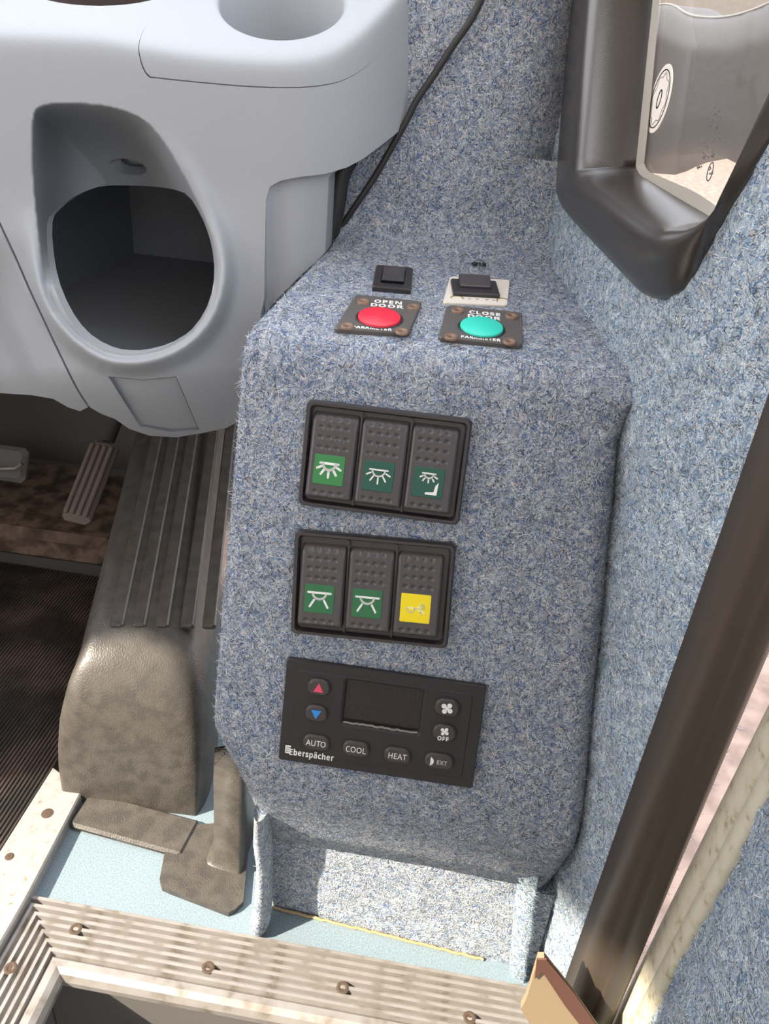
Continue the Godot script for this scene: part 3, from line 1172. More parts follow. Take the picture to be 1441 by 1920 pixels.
func build_dashboard() -> void:
	recess = smooth_loop([[61, 230], [68, 206], [90, 196], [130, 194], [190, 198], [240, 210], [280, 233], [310, 270], [335, 312], [360, 357], [388, 420], [403, 475], [405, 525], [392, 578], [362, 622], [320, 651], [275, 665], [235, 668], [195, 660], [148, 630], [106, 582], [85, 530], [76, 470], [66, 385], [60, 300]], 2)
	mouth = smooth_loop([[88, 420], [102, 396], [135, 371], [185, 350], [240, 348], [300, 351], [346, 362], [370, 392], [388, 432], [399, 475], [401, 525], [388, 575], [359, 618], [318, 647], [274, 661], [236, 664], [200, 657], [160, 634], [128, 596], [102, 540], [90, 480]], 2)
	deck_edge = smooth_loop([[-60, 60], [60, 64], [180, 70], [280, 86], [380, 101], [470, 108], [550, 109], [610, 98], [660, 70], [705, 30], [745, -10], [800, -70]], 3, false)
	label_pocket = flat([[203, 706], [268, 712], [330, 706], [373, 806], [320, 810], [262, 800]])
	var o := thing("dashboard", "light grey moulded dashboard end with a cup holder and a deep oval bin", "dashboard", here(Vector3(-0.15, 0.26, -0.47)))
	var back := Vector3(0, 0, -0.03)
	# main moulding
	var seam := [[349, -140], [348, 0], [318, 14], [285, 36], [266, 62], [259, 88], [262, 112], [270, 134], [279, 144], [292, 147], [400, 158], [480, 164], [560, 165], [620, 158], [662, 142], [700, 112], [740, 68], [772, 28]]
	var main_edge := [[-8, 340]]
	var outline := PackedVector2Array([Vector2(-70, -140), Vector2(349, -140)])
	outline.append_array(smooth_loop(seam.slice(1), 3, false))
	outline.append_array(flat([[771, 120], [770, 212], [764, 226], [745, 248], [715, 272], [680, 298], [650, 314], [610, 326], [560, 332], [525, 339], [506, 350], [499, 372], [497, 420], [495, 560], [478, 640], [470, 740], [456, 785], [425, 802], [380, 812], [330, 820], [280, 817], [242, 804], [216, 786], [190, 776], [169, 764]]))
	var left_seam := smooth_loop([[168, 762], [146, 728], [114, 664], [84, 600], [56, 540], [30, 480], [4, 424], [-30, 350], [-70, 260]], 3, false)
	outline.append_array(left_seam.slice(1))
	var cup := PackedVector2Array()
	for p in arc(Vector2(527, 2), 128, 75, 0, 355, 71):
		cup.append(Vector2(p[0], p[1]))
	var tray_pocket := PackedVector2Array()
	for p in arc(Vector2(186, -34), 150, 45, 0, 350, 35):
		tray_pocket.append(Vector2(p[0], p[1]))
	var screw_hole := PackedVector2Array()
	for p in arc(Vector2.ZERO, 36, 14, 0, 345, 23):
		screw_hole.append(Vector2(p[0], p[1]).rotated(0.2) + Vector2(240, 313))
	var s := Shape.new()
	s.smooth()
	field(s, outline, [mouth, tray_pocket, screw_hole, label_pocket], 3.0, dash_at, back, 3)
	s.smooth(false)
	for i in mouth.size():
		var a := dash_at(mouth[i])
		var b := dash_at(mouth[(i + 1) % mouth.size()])
		s.quad(a, b, b + Vector3(0, 0, -0.007), a + Vector3(0, 0, -0.007))
	part(o, "main_moulding", s, M["dash"], true)
	var blank := PackedVector2Array()
	for p in label_pocket:
		blank.append(p * 0.985 + Vector2(4.3, 11.4))
	s = Shape.new()
	s.smooth()
	field(s, blank, [], 4.0, func(p: Vector2) -> Vector3: return zp(p.x, p.y, dash_z(p) - 0.005), back)
	part(o, "blank_panel", s, M["dash"], true, "inset blanking panel below the bin")
	# the bin opens into the hollow of the dashboard
	var loop := PackedVector3Array()
	s = Shape.new()
	var lo := Vector3(-0.37, 0.272, -0.84)
	var hi := Vector3(-0.112, 0.425, -0.478)
	s.box(Vector3((lo.x + hi.x) / 2, lo.y, (lo.z + hi.z) / 2), Vector3(hi.x - lo.x, 0.003, hi.z - lo.z))
	s.box(Vector3((lo.x + hi.x) / 2, hi.y, (lo.z - 0.568) / 2), Vector3(hi.x - lo.x, 0.003, -0.568 - lo.z))
	s.box(Vector3((lo.x + hi.x) / 2, (lo.y + hi.y) / 2, lo.z), Vector3(hi.x - lo.x, hi.y - lo.y, 0.003))
	for x in [lo.x, hi.x]:
		s.box(Vector3(x, (lo.y + hi.y) / 2, (lo.z + hi.z) / 2), Vector3(0.003, hi.y - lo.y, hi.z - lo.z))
	part(o, "hollow", s, M["dash"], true)
	s = Shape.new()
	s.smooth()
	loop = PackedVector3Array()
	for p in screw_hole:
		loop.append(dash_at(p))
	throat(s, loop, Vector3(0, 0.3, -1).normalized(), 0.010, 0.35)
	part(o, "screw_recess", s, M["dash"], true)
	s = Shape.new()
	s.smooth()
	loop = PackedVector3Array()
	for p in tray_pocket:
		loop.append(dash_at(p))
	throat(s, loop, Vector3(0, -0.8, -0.5).normalized(), 0.03, 0.15)
	part(o, "tray_pocket", s, M["dash_brown"], true, "brown lined pocket in the dashboard top")
	# cup holder tray, a separate moulding behind a fine gap
	var tray := PackedVector2Array([Vector2(351.5, -140), Vector2(351, 0)])
	for p in smooth_loop(seam.slice(1), 3, false).slice(1):
		tray.append(p + Vector2(1.8, -2.2))
	tray.append_array(PackedVector2Array([Vector2(790, 0), Vector2(800, -140)]))
	s = Shape.new()
	s.smooth()
	field(s, tray, [cup], 4.0, func(p: Vector2) -> Vector3: return dash_at(p), Vector3(0, -0.004, -0.01))
	var tm := part(o, "cup_tray", s, M["dash"], true)
	s = Shape.new()
	s.smooth()
	var rim := []
	for k in 5:
		var a := PI / 2 * k / 4.0
		var l := PackedVector3Array()
		for p in cup:
			var q := dash_at(p)
			var c := dash_at(Vector2(527, 2))
			var inward := (c - q).normalized()
			l.append(q + inward * 0.0035 * sin(a) + Vector3(0, -0.0035 * (1 - cos(a)), 0))
		rim.append(l)
	s.loft(rim)
	throat(s, rim[-1], Vector3(0, -1, 0.0), 0.075, 0.1)
	part(tm, "cup_holder", s, M["dash"], true)
	# side moulding left of the long seam
	var side := PackedVector2Array()
	for p in left_seam:
		side.append(p + Vector2(-3.2, 1.6))
	side.append_array(flat([[-90, 260], [-90, 738], [0, 737], [60, 741], [100, 748], [128, 764], [150, 771]]))
	s = Shape.new()
	s.smooth()
	field(s, side, [], 4.0, func(p: Vector2) -> Vector3: return zp(p.x, p.y, dash_z(p) - 0.003 * exp(-distance_to(p, left_seam, false) / 4.0) - 0.012 * smoothstep(50.0, 95.0, distance_to(p, left_seam, false))), back)
	part(o, "side_moulding", s, M["dash"], true)
	# inset leg panel at the right
	s = Shape.new()
	s.smooth()
	field(s, flat([[497, 336], [640, 310], [616, 332], [613, 400], [609, 474], [594, 490], [566, 514], [536, 544], [497, 586]]), [], 5.0, func(p: Vector2) -> Vector3: return zp(p.x, p.y, -0.456 - 0.011 * pow(clampf((p.x - 520.0) / 95.0, 0, 2), 2.0) + 0.006 * smoothstep(24.0, 0.0, p.x - 495.0)), back)
	part(o, "leg_panel", s, M["dash"], true)
	# the unseen rest of the dashboard towards driver and windscreen, closed against stray light
	s = Shape.new()
	s.box(Vector3(-0.78, 0.29, -0.65), Vector3(0.40, 0.44, 0.38), Basis.IDENTITY, 0.02)  # low block added out of view to keep side light off the footwell
	s.box(Vector3(-0.48, 0.41, -0.66), Vector3(0.20, 0.20, 0.34), Basis.IDENTITY, 0.02)
	s.box(Vector3(-0.53, 0.578, -0.795), Vector3(0.94, 0.022, 0.40), Basis.IDENTITY, 0.008)
	s.box(Vector3(-0.53, 0.54, -0.955), Vector3(0.94, 0.07, 0.02))
	s.box(Vector3(-0.66, 0.54, -0.60), Vector3(0.66, 0.07, 0.02))
	part(o, "dash_body", s, M["dash"], true)
	# wire down the carpet behind the dashboard
	var t := thing("cable", "thin black cable running down the carpet behind the dashboard", "cable", here(zp(780, 190, -0.492)))
	var line := PackedVector3Array()
	for p in smooth_loop([[915, -40], [900, 2], [880, 42], [850, 84], [815, 138], [780, 190], [764, 222], [742, 262], [702, 332], [655, 402], [622, 452]], 4, false):
		line.append(zp(p.x, p.y, -0.4945))
	s = Shape.new()
	s.smooth()
	s.tube(line, 0.0019, 10)
	part(t, "wire", s, M["cable"], true)
	t = thing("cable", "dark wires thickened to stand in for the shade in the gap behind the dashboard leg", "cable", here(zp(630, 400, -0.492)))
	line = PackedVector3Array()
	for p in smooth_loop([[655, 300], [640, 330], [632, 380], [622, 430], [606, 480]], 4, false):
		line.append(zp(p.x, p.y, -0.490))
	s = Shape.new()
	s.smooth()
	s.tube(line, 0.005, 12)  # thick dark tube among the wires stands in for the shade of the gap
	part(t, "shade_loom", s, M["cable"], true)

# ------------------------------------------------------------------ ribbed black cover on the floor
func build_cover() -> void:
	var way := Vector3(-0.2297, 0, -0.9733)
	var lat := Vector3(0.9733, 0, -0.2297)
	var slope := tan(deg_to_rad(12.0))
	var start := Vector3(-0.199, 0, -0.366)
	var height := func(d: float) -> float:
		var prof := [[0.0, 0.0], [0.001, 0.02], [0.005, 0.055], [0.014, 0.088], [0.026, 0.108], [0.040, 0.119], [0.055, 0.125]]
		for i in prof.size() - 1:
			if d <= prof[i + 1][0]:
				return lerpf(prof[i][1], prof[i + 1][1], (d - prof[i][0]) / (prof[i + 1][0] - prof[i][0]))
		return 0.125 + (d - 0.055) * slope
	var o := thing("footwell_cover", "black ribbed plastic cover on the floor between the pedals and the console", "cover", here(start))
	var s := Shape.new()
	s.smooth()
	var rows := []
	for d in [0.0, 0.001, 0.003, 0.006, 0.010, 0.015, 0.020, 0.027, 0.034, 0.042, 0.05, 0.06, 0.08, 0.12, 0.2, 0.3, 0.42]:
		var h: float = height.call(d)
		var wide := 0.0615 - 0.010 * exp(-d / 0.012) - 0.012 * smoothstep(0.05, 0.4, d)
		var l := PackedVector3Array()
		for k in 29:
			var a := PI * (1.0 - k / 28.0)
			var c := cos(a)
			var x := signf(c) * pow(absf(c), 0.38) * (wide if c > 0 else lerpf(0.047, 0.034, smoothstep(0.0, 0.05, d)) - 0.004 * exp(-d / 0.006))
			var y := pow(maxf(sin(a), 0.0), 0.42) * h
			var skew := 0.010 * (x / 0.06)
			l.append(start + way * (d - skew * exp(-d / 0.03)) + lat * x + Vector3(0, y, 0))
		rows.append(l)
	s.loft(rows, false)
	part(o, "shell", s, M["cover"], true)
	var plane_p := start + way * 0.055 + Vector3(0, 0.125, 0)
	var plane_n := (way + Vector3(0, slope, 0)).normalized().cross(lat) * -1.0
	if plane_n.y < 0:
		plane_n = -plane_n
	for q in [[203, 1236], [252, 1228], [302, 1222], [356, 1224], [402, 1228]]:
		var f := hit(q[0], q[1], plane_p, plane_n)
		var across := (f - start).dot(lat)
		var d0 := maxf((f - start).dot(way), 0.052)
		s = Shape.new()
		var from: Vector3 = start + way * d0 + lat * across + Vector3(0, height.call(d0), 0)
		var to: Vector3 = start + way * 0.40 + lat * across * 0.82 + Vector3(0, height.call(0.40), 0)
		var axis := (to - from).normalized()
		var x_axis := lat
		var y_axis := axis.cross(x_axis).normalized()
		if y_axis.y < 0:
			y_axis = -y_axis
		s.box((from + to) / 2 + y_axis * -0.0006, Vector3(0.0095, 0.0052, (to - from).length()), Basis(x_axis, y_axis, x_axis.cross(y_axis)), 0.0012)
		part(o, "rib", s, M["cover"], true)
	# base flange and foot on the lino
	s = Shape.new()
	s.box(Vector3(-0.185, 0.003, -0.352), Vector3(0.085, 0.006, 0.03), Basis(Vector3.UP, -0.10), 0.002)
	part(o, "base_flange", s, M["cover"], true)
	var foot := [[318, 1548], [299, 1648], [303, 1662], [316, 1668], [428, 1711], [441, 1704], [456, 1690], [470, 1540]]
	s = Shape.new()
	field(s, flat(foot), [], 40.0, func(p: Vector2) -> Vector3: return yp(p.x, p.y, 0.0045), Vector3(0, -0.0045, 0))
	part(o, "foot_plate", s, M["cover"], true)
	s = Shape.new()
	s.smooth()
	var loops := []
	for q in [[0.004, 0.0], [0.008, 0.0025], [0.014, 0.004], [0.05, 0.006], [0.085, 0.008], [0.105, 0.012]]:
		var l := PackedVector3Array()
		var e: float = q[1]
		for c in [[-0.1275 + e, -0.36], [-0.1275 + e, -0.334 - e], [-0.1255 + e, -0.3305 - e], [-0.121, -0.329 - e], [-0.104, -0.3265 - e], [-0.1015, -0.3275 - e], [-0.101, -0.34], [-0.101, -0.37]]:
			l.append(Vector3(c[0], q[0], c[1]))
		loops.append(l)
	s.loft(loops, true, true, true)
	part(o, "upright", s, M["cover"], true)

func build_pedals() -> void:
	var t := thing("accelerator_pedal", "worn brown grooved accelerator pedal in the dark footwell", "pedal", here(zp(140, 975, -0.60)))
	var a := zp(136, 976, -0.600)
	var b := zp(196, 824, -0.665)
	var up := (b - a).normalized()
	var right := (zp(166, 978, -0.6) - zp(110, 970, -0.6)).normalized()
	right = (right - up * right.dot(up)).normalized()
	var n := right.cross(up)
	var axes := Basis(right, up, n)
	var s := Shape.new()
	s.box((a + b) / 2 - n * 0.006, Vector3(0.029, (b - a).length(), 0.010), axes, 0.004)
	part(t, "pad", s, M["pedal"], true)
	for k in 4:
		s = Shape.new()
		s.box((a + b) / 2 + right * (k - 1.5) * 0.0066, Vector3(0.0042, (b - a).length() - 0.012, 0.004), axes, 0.001)
		part(t, "rib", s, M["pedal"], true)
	s = Shape.new()
	s.smooth()
	s.tube(PackedVector3Array([b - n * 0.008, b + Vector3(0.004, 0.03, -0.05), b + Vector3(0.006, 0.05, -0.12)]), 0.006)
	part(t, "arm", s, M["footwell"], true)
	t = thing("brake_pedal", "small bright edge of a pedal at the dark footwell's end", "pedal", here(zp(10, 880, -0.66)))
	s = Shape.new()
	s.box(zp(8, 868, -0.66), Vector3(0.05, 0.035, 0.012), Basis(Vector3.RIGHT, -0.5), 0.004)
	part(t, "pad", s, M["footwell"], true)
	s = Shape.new()
	s.smooth()
	var line := PackedVector3Array()
	for p in smooth_loop([[-20, 878], [10, 879], [30, 877], [42, 868]], 4, false):
		line.append(zp(p.x, p.y, -0.645))
	s.tube(line, 0.0018)
	part(t, "metal_edge", s, M["aluminium"], true, "bright metal edge")
	t = thing("heel_ledge", "dirty brown raised ledge across the floor below the pedals", "ledge", here(Vector3(-0.45, 0, -0.68)))
	s = Shape.new()
	s.box(Vector3(-0.46, 0.014, -0.715), Vector3(0.26, 0.036, 0.15), Basis(Vector3.UP, 0.02), 0.008)
	part(t, "ledge", s, M["ledge"], true)

# ------------------------------------------------------------------ switches on the console top
func door_button(label: String, q: Array, centre: Array, color: String, top_word: String, screws: Array) -> void:
	var f := stand(q, top_n, top_p)
	var t := thing("door_button", label, "push button", f.at, "")
	var w: float = f.size.x
	var h: float = f.size.y
	var s := slab(f.corners, 0.0026, 0.0006)
	part(t, "plate", s, M["plate"])
	var c: Vector3 = (f.at as Transform3D).affine_inverse() * on_top(centre[0], centre[1] - 3, 0.0040)
	var at := Vector3(c.x, c.y, 0)
	s = Shape.new()
	s.smooth()
	s.lathe([[0.0119, 0.0026], [0.0117, 0.0028], [0.0113, 0.0030], [0.0109, 0.0030], [0.0107, 0.0027]], 40, at)
	part(t, "collar", s, M["black"])
	s = Shape.new()
	s.smooth()
	s.lathe([[0.0106, 0.0026], [0.0106, 0.0034], [0.0105, 0.0037], [0.0101, 0.0039], [0.0001, 0.0040]], 40, at)
	part(t, "button", s, M[color], false, color.replace("_button", "") + " push button cap")
	for k in screws:
		s = Shape.new()
		s.smooth()
		var pc: Vector3 = (f.at as Transform3D).affine_inverse() * on_top(k[0], k[1], 0.0026)
		pc.z = 0
		s.lathe([[0.0034, 0.0026], [0.0033, 0.0034], [0.0026, 0.0038], [0.0014, 0.0032], [0.0001, 0.0026]], 20, pc)
		part(t, "screw", s, M["brass"])
	var mid_top: Vector3 = (f.corners[0] + f.corners[1]) / 2.0
	var mid_low: Vector3 = (f.corners[2] + f.corners[3]) / 2.0
	words(t, "lettering", top_word, 0.0048, Vector3(mid_top.x, h / 2 - 0.0062, 0.0027), M["print"], true, 1.15)
	words(t, "lettering", "DOOR", 0.0048, Vector3(mid_top.x - 0.0006, h / 2 - 0.0108, 0.0027), M["print"], true, 1.25)
	words(t, "lettering", "PARAMETER", 0.0029, Vector3(mid_low.x, -h / 2 + 0.0025, 0.0027), M["print"], true, 1.05)

func build_top_switches() -> void:
	door_button("red push button on a dark plate reading OPEN DOOR", [[666, 560], [790, 573], [766, 633], [625, 625]], [711, 595], "red_button", "OPEN", [[681, 567], [775, 577], [651, 613], [753, 623]])
	door_button("turquoise push button on a dark plate reading CLOSE DOOR", [[837, 580], [977, 594], [978, 656], [820, 641]], [903, 613], "green_button", "CLOSE", [[858, 583], [959, 594], [845, 633], [955, 642]])
	# small black rocker
	var f := stand([[711, 505], [779, 512], [764, 551], [690, 546]], top_n, top_p)
	var t := thing("rocker_switch", "small black rocker switch in a square black bezel on the console top", "switch", f.at)
	var w: float = f.size.x
	var h: float = f.size.y
	var s := Shape.new()
	s.loft([rrect(w, h, 0.001, 0.0), rrect(w, h, 0.001, 0.0022), rrect(w - 0.0014, h - 0.0014, 0.001, 0.003), rrect(w * 0.62, h * 0.64, 0.0008, 0.003), rrect(w * 0.62, h * 0.64, 0.0008, 0.0008)], true, true, true)
	part(t, "bezel", s, M["frame"])
	s = Shape.new()
	s.smooth()
	var rows := []
	for k in 9:
		var v := lerpf(-0.5, 0.5, k / 8.0)
		var z := 0.0034 + 0.0012 * absf(v) * 2.0 * (0.6 if v < 0 else 1.2)
		rows.append(PackedVector3Array([Vector3(-w * 0.29, v * h * 0.58, 0.001), Vector3(-w * 0.29, v * h * 0.58, z - 0.0004), Vector3(-w * 0.26, v * h * 0.58, z), Vector3(w * 0.26, v * h * 0.58, z), Vector3(w * 0.29, v * h * 0.58, z - 0.0004), Vector3(w * 0.29, v * h * 0.58, 0.001)]))
	s.loft(rows, false)
	part(t, "rocker", s, M["rocker"])
	# black rocker on a cream label
	f = stand([[843, 522], [955, 529], [950, 577], [829, 572]], top_n, top_p)
	t = thing("rocker_switch", "black rocker switch on a yellowed cream plate on the console top", "switch", f.at)
	w = f.size.x
	h = f.size.y
	s = Shape.new()
	s = slab(f.corners, 0.0014, 0.0004)
	part(t, "plate", s, M["cream"])
	var inv := (f.at as Transform3D).affine_inverse()
	var lo: Vector3 = inv * on_top(849, 553, 0.002)
	var hi: Vector3 = inv * on_top(929, 531, 0.002)
	var mc := Vector2((lo.x + hi.x) / 2, (lo.y + hi.y) / 2)
	var bw := hi.x - lo.x
	var bh := (hi.y - lo.y)
	s = Shape.new()
	s.loft([rrect(bw, bh, 0.0006, 0.0014, mc), rrect(bw, bh, 0.0006, 0.003, mc), rrect(bw - 0.001, bh - 0.001, 0.0006, 0.0036, mc)], true, true, true)
	part(t, "bezel", s, M["frame"])
	s = Shape.new()
	s.box(Vector3(mc.x, mc.y + bh * 0.18, 0.0036), Vector3(bw * 0.68, bh * 0.6, 0.005), Basis(Vector3.RIGHT, 0.2), 0.0006)
	part(t, "rocker", s, M["rocker"])
	for k in [-1, 1]:
		s = strokes([arc(Vector2(k * w * 0.36, -h * 0.33), 0.0032, 0.0030, 20 if k > 0 else 0, 200 if k > 0 else 170, 10)], 0.0008)
		part(t, "stain", s, M["glue"], false, "yellow glue mark").position.z = 0.0014
	s = strokes([[[-0.006, -h * 0.33], [-0.0052, -h * 0.33]], [[-0.002, -h * 0.325], [-0.001, -h * 0.325]], [[0.003, -h * 0.34], [0.0042, -h * 0.31]], [[0.0068, -h * 0.33], [0.0078, -h * 0.33]]], 0.0007)
	part(t, "lettering", s, M["grey_print"]).position.z = 0.0014
	# tiny dark sticker remains above it
	t = thing("dark_mark", "tiny row of dark marks left on the carpet behind the cream switch", "marking", Transform3D(Basis(Vector3.RIGHT, -top_n.cross(Vector3.RIGHT), top_n), on_top(898, 496, 0.001)))
	s = Shape.new()
	s.box(Vector3(-0.0026, 0.0008, 0.0006), Vector3(0.003, 0.003, 0.0012), Basis(Vector3.BACK, 0.5), 0.0003)
	s.box(Vector3(0.0003, -0.0004, 0.0006), Vector3(0.0009, 0.002, 0.0012), Basis.IDENTITY, 0.0003)
	s.box(Vector3(0.0028, 0.0002, 0.0006), Vector3(0.0022, 0.0032, 0.0012), Basis(Vector3.BACK, -0.2), 0.0003)
	part(t, "mark", s, M["dark_print"])

# ------------------------------------------------------------------ rocker banks on the console face
func rocker_height(v: float) -> float:
	# v from 0 (top) to 1 (bottom): the top end is pressed in and rolls away, the lower end stands proud
	var z := lerpf(0.0042, 0.0082, v)
	if v < 0.14:
		z -= 0.0034 * pow((0.14 - v) / 0.14, 1.6)
	if v > 0.97:
		z -= 0.0012 * pow((v - 0.97) / 0.03, 2.0)
	return z

func rocker_mesh(w: float, h: float) -> ArrayMesh:
	var s := Shape.new()
	s.smooth()
	var nx := 38
	var ny := 74
	var rows := []
	for j in ny + 1:
		var v := float(j) / ny
		var l := PackedVector3Array()
		var y := h * (0.5 - v)
		l.append(Vector3(-w / 2, y, -0.001))
		for i in nx + 1:
			var u := float(i) / nx
			var x := w * (u - 0.5)
			var z := rocker_height(v)
			var e := minf(u, 1 - u) * w
			if e < 0.0014:
				z -= 0.0011 * pow(1.0 - e / 0.0014, 2.0)
			for rv in [0.085, 0.185, 0.30, 0.415, 0.935]:
				if absf(v - rv) > 0.035:
					continue
				for ru in [0.20, 0.385, 0.57, 0.755]:
					var d := Vector2((u - ru) * w, (v - rv) * h).length() / 0.00125
					if d < 1:
						z -= 0.00085 * (1 - d * d)
			l.append(Vector3(x, y, z))
		l.append(Vector3(w / 2, y, -0.001))
		rows.append(l)
	s.loft(rows, false)
	s.smooth(false)
	var bottom := PackedVector3Array()
	for p in rows[-1]:
		bottom.append(Vector3(p.x, p.y, -0.001))
	s.loft([rows[-1], bottom], false)
	return s.done()

func icon_lines(kind: String) -> Array:
	# tile units: -1..1 both ways
	var dome := arc(Vector2(0, 0.46), 0.46, 0.46, 180, 360, 12)
	var bar := [[-0.66, 0.48], [0.66, 0.48]]
	match kind:
		"lamp", "lamp_thin":
			return [bar, dome, [[-0.56, 0.24], [-0.86, 0.08]], [[-0.34, 0.0], [-0.56, -0.34]], [[0.0, -0.12], [0.0, -0.56]], [[0.34, 0.0], [0.56, -0.34]], [[0.56, 0.24], [0.86, 0.08]]]
		"seat":
			var out := []
			for l in [[[-0.66, 0.48], [0.66, 0.48]], dome, [[-0.6, 0.2], [-0.86, 0.05]], [[-0.4, -0.06], [-0.56, -0.3]], [[0.0, -0.16], [0.0, -0.46]], [[0.4, -0.06], [0.56, -0.3]], [[0.6, 0.2], [0.86, 0.05]]]:
				var m := []
				for p in l:
					m.append([p[0] * 0.72, p[1] * 0.72 + 0.34])
				out.append(m)
			return out
		"spot":
			return [[[-0.86, 0.5], [0.86, 0.5]], arc(Vector2(0, 0.46), 0.5, 0.46, 180, 360, 12), [[-0.38, -0.08], [-0.68, -0.62]], [[0.38, -0.08], [0.68, -0.62]]]
		"reading":
			return [arc(Vector2(-0.36, 0.02), 0.30, 0.34, 180, 360, 10) + [[-0.66, 0.02]], [[-0.08, 0.0], [0.14, 0.0]], [[0.14, 0.0], [0.40, 0.28]], [[0.14, 0.0], [0.40, -0.28]], [[0.40, -0.36], [0.40, 0.36]], arc(Vector2(0.44, 0.18), 0.2, 0.2, 90, -90, 8), [[0.44, -0.02], [0.68, -0.36]]]
	return []

func build_rockers() -> void:
	var w := 0.0222
	var h := 0.0412
	var mesh := rocker_mesh(w, h)
	var banks := [
		{"q": [[578, 748], [887, 783], [859, 983], [562, 942]], "label": "upper bank of three black rocker switches with green lamp symbols", "icons": [["lamp", "green_bright", 0.13], ["lamp_thin", "green", 0.085], ["seat", "green", 0.085]]},
		{"q": [[559, 991], [858, 1015], [836, 1212], [545, 1180]], "label": "lower bank of three black rocker switches, one with a yellow symbol tile", "icons": [["spot", "green_plain", 0.12], ["spot", "green_plain", 0.11], ["reading", "yellow", 0.10]]}]
	for bank in banks:
		var f := stand(bank.q, face_n, face_p)
		var t := thing("switch_bank", bank.label, "switch panel", (f.at as Transform3D).translated_local(Vector3(0, 0, 0.0012)), "rocker switch banks on the console face")
		var W: float = f.size.x
		var H: float = f.size.y
		var s := Shape.new()
		s.smooth(false)
		s.loft([rrect(W, H, 0.003, 0.0), rrect(W, H, 0.003, 0.0028), rrect(W - 0.0016, H - 0.0016, 0.003, 0.0044), rrect(W - 0.0042, H - 0.0042, 0.0022, 0.0044), rrect(W - 0.0056, H - 0.0056, 0.002, 0.003), rrect(W - 0.0062, H - 0.0062, 0.002, 0.0012)], true, true, true)
		part(t, "frame", s, M["frame"])
		for k in 3:
			var x := (k - 1) * (w + 0.0016) - 0.0006
			if k < 2:
				s = Shape.new()
				s.box(Vector3(x + w / 2 + 0.0008, 0, 0.0018), Vector3(0.0008, H - 0.0062, 0.0028))
				part(t, "divider", s, M["frame"])
			var rk := part(t, "rocker", mesh, M["rocker"])
			rk.position = Vector3(x, 0.0006, 0)
			var icon: Array = bank.icons[k]
			var v := 0.665
			var tilt := atan((rocker_height(0.8) - rocker_height(0.5)) / (0.3 * h))
			var axes := Basis(Vector3.RIGHT, -tilt)
			var origin := Vector3(-w * 0.035, h * (0.5 - v), rocker_height(v))
			s = Shape.new()
			s.loft([rrect(0.0147, 0.0142, 0.0006, -0.0005), rrect(0.0147, 0.0142, 0.0006, 0.0001), rrect(0.0144, 0.0139, 0.0006, 0.0003)], true, true, true)
			var tile := part(rk, "symbol_tile", s, M[icon[1]], false, "yellow tile" if icon[1] == "yellow" else "green tile")
			tile.transform = Transform3D(axes, origin)
			var lines := []
			for l in icon_lines(icon[0]):
				var m := []
				for p in l:
					m.append([p[0] * 0.0071 * 0.92, p[1] * 0.0069 * 0.92])
				lines.append(m)
			s = strokes(lines, icon[2] * 0.0142 * 0.62)
			if icon[0] == "seat":
				var seat := filled([[-0.001, -0.0056], [0.0046, -0.0056], [0.0050, 0.0006], [0.0036, -0.0012], [0.0030, -0.0042], [-0.0008, -0.0046]])
				part(rk, "symbol", seat, M["print"]).transform = Transform3D(axes, origin + axes * Vector3(0, 0, 0.0003))
			part(rk, "symbol", s, M["pale_yellow" if icon[1] == "yellow" else "print"]).transform = Transform3D(axes, origin + axes * Vector3(0, 0, 0.0003))

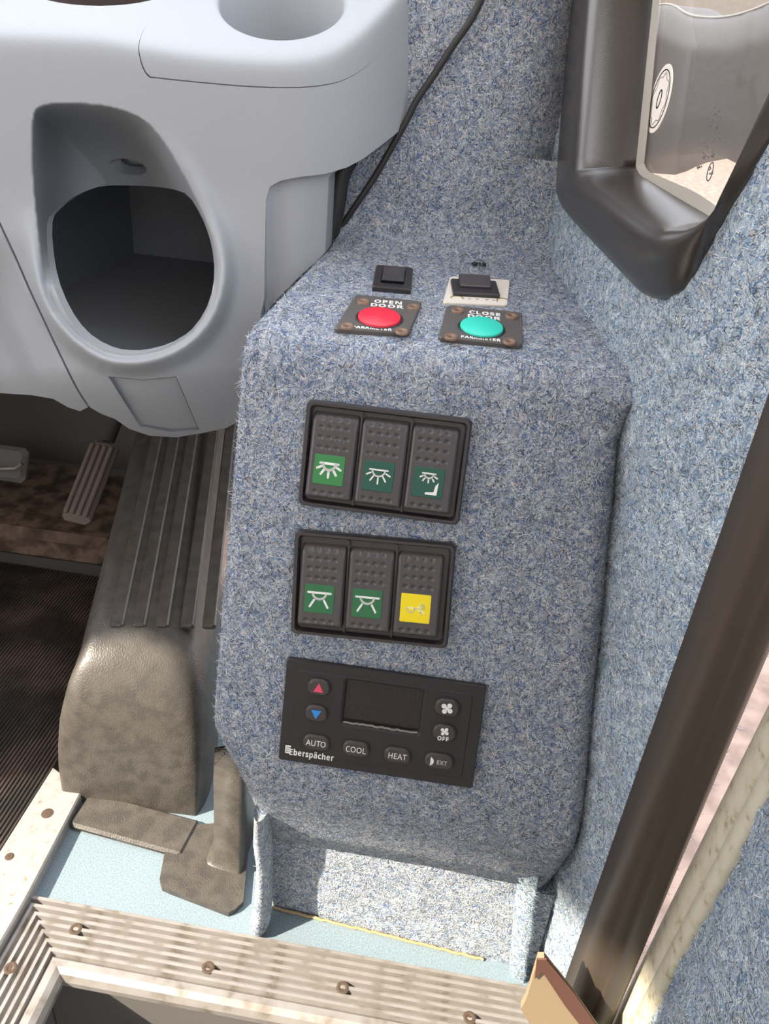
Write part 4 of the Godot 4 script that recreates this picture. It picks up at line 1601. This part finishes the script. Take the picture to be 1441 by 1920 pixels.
# ------------------------------------------------------------------ heating control panel
func build_climate() -> void:
	var f := stand([[540, 1230], [909, 1279], [887, 1473], [526, 1415]], face_n, face_p)
	var inv := (f.at as Transform3D).affine_inverse()
	var spot := func(px: float, py: float) -> Vector2:
		var p: Vector3 = inv * on_face(px, py, 0.004)
		return Vector2(p.x, p.y)
	var t := thing("climate_panel", "black heating control panel with small dusty screen and eight soft keys", "control panel", (f.at as Transform3D).translated_local(Vector3(0, 0, 0.0012)))
	var W: float = f.size.x
	var H: float = f.size.y
	var sc: Vector2 = (spot.call(647, 1276) + spot.call(791, 1296) + spot.call(642, 1356) + spot.call(789, 1372)) / 4.0
	var sw: float = ((spot.call(791, 1296) as Vector2) - (spot.call(647, 1276) as Vector2)).length()
	var sh: float = ((spot.call(642, 1356) as Vector2) - (spot.call(647, 1276) as Vector2)).length()
	var s := Shape.new()
	s.loft([rrect(W, H, 0.0012, 0.0), rrect(W, H, 0.0012, 0.0026), rrect(W - 0.0008, H - 0.0008, 0.0012, 0.0032), rrect(W - 0.012, H - 0.0100, 0.002, 0.0032), rrect(W - 0.0126, H - 0.0106, 0.002, 0.0036), rrect(sw + 0.003, sh + 0.003, 0.002, 0.0037, sc), rrect(sw + 0.001, sh + 0.001, 0.0016, 0.0030, sc), rrect(sw - 0.001, sh - 0.001, 0.0012, 0.0006, sc)])
	part(t, "faceplate", s, M["panel"])
	s = Shape.new()
	s.fan(rrect(sw, sh, 0.001, 0.0012, sc))
	part(t, "screen", s, M["screen"], false, "blank dusty screen")
	var dust := []
	var dr := RandomNumberGenerator.new()
	dr.seed = 3
	for i in 24:
		var u := i / 23.0
		dust.append([sc.x + sw * (u - 0.5) * 0.96, sc.y - sh * 0.5 + dr.randf_range(0.0, 0.0007)])
	part(t, "dust_line", strokes([dust], 0.0009, 0.0003), M["dust"], false, "line of pale dust on the screen's lower lip").position.z = 0.0028
	var keys := [["up", 599, 1286, 0.0118, 0.0092], ["down", 594, 1335, 0.0118, 0.0092], ["AUTO", 594, 1389, 0.0142, 0.0086], ["COOL", 668, 1401, 0.0142, 0.0086], ["HEAT", 745, 1413, 0.0142, 0.0086], ["fan", 838, 1324, 0.0128, 0.0096], ["off", 833, 1371, 0.0122, 0.0092], ["ext", 823, 1424, 0.0150, 0.0086]]
	for k in keys:
		var c: Vector2 = spot.call(k[1], k[2])
		var w: float = k[3]
		var h: float = k[4]
		s = Shape.new()
		s.smooth()
		var r := h * 0.46
		s.loft([rrect(w, h, r, 0.0034), rrect(w, h, r, 0.0044), rrect(w - 0.0008, h - 0.0008, r - 0.0004, 0.0052), rrect(w - 0.0024, h - 0.0024, r - 0.0012, 0.0056)])
		s.smooth(false)
		s.fan(rrect(w - 0.0024, h - 0.0024, r - 0.0012, 0.0056))
		var key := part(t, "key", s, M["key"])
		key.position = Vector3(c.x, c.y, 0)
		var z := 0.0056
		match k[0]:
			"up":
				part(key, "symbol", filled([[-0.0026, -0.0022], [0.0026, -0.0022], [0, 0.0026]]), M["red_print"], false, "red arrow").position.z = z
			"down":
				part(key, "symbol", filled([[-0.0026, 0.0022], [0, -0.0026], [0.0026, 0.0022]]), M["blue_print"], false, "blue arrow").position.z = z
			"fan", "off":
				var big: float = 1.0 if k[0] == "fan" else 0.72
				var up := 0.0 if k[0] == "fan" else 0.0012
				s = Shape.new()
				for i in 4:
					var a := TAU * (i + 0.62) / 4.0
					s.lathe([[0.00125 * big, 0.0], [0.00125 * big, 0.0002]], 14, Vector3(cos(a) * 0.0020 * big, sin(a) * 0.0020 * big + up, 0))
				s.lathe([[0.0009 * big, 0.0], [0.0009 * big, 0.0002]], 12, Vector3(0, up, 0))
				part(key, "symbol", s, M["print"]).position.z = z
				if k[0] == "off":
					words(key, "lettering", "OFF", 0.0025, Vector3(-0.0004, -0.0028, z), M["print"])
			"ext":
				part(key, "symbol", filled([[-0.0044, 0.0024], [-0.0044, -0.0026], [-0.0030, -0.0014], [-0.0026, 0.0], [-0.0030, 0.0012]]), M["print"]).position.z = z
				words(key, "lettering", "EXT", 0.0028, Vector3(0.0014, -0.0002, z), M["grey_print"])
			_:
				words(key, "lettering", k[0], 0.0041, Vector3(0, -0.0002, z), M["print"], false)
	# maker's name
	var a: Vector2 = spot.call(541, 1403)
	s = Shape.new()
	for i in 4:
		s.box(Vector3(a.x + (0.0 if i % 2 == 0 else -0.0003), a.y + 0.0018 - 0.0012 * i, 0.0001), Vector3(0.0026, 0.0008, 0.0002))
	s.box(Vector3(a.x - 0.0013, a.y, 0.0001), Vector3(0.0006, 0.0044, 0.0002))
	part(t, "emblem", s, M["print"]).position.z = 0.0038
	var b: Vector2 = spot.call(584, 1413)
	words(t, "lettering", "Eberspächer", 0.0046, Vector3(b.x, b.y - 0.0002, 0.0039), M["print"], true, 0.86)
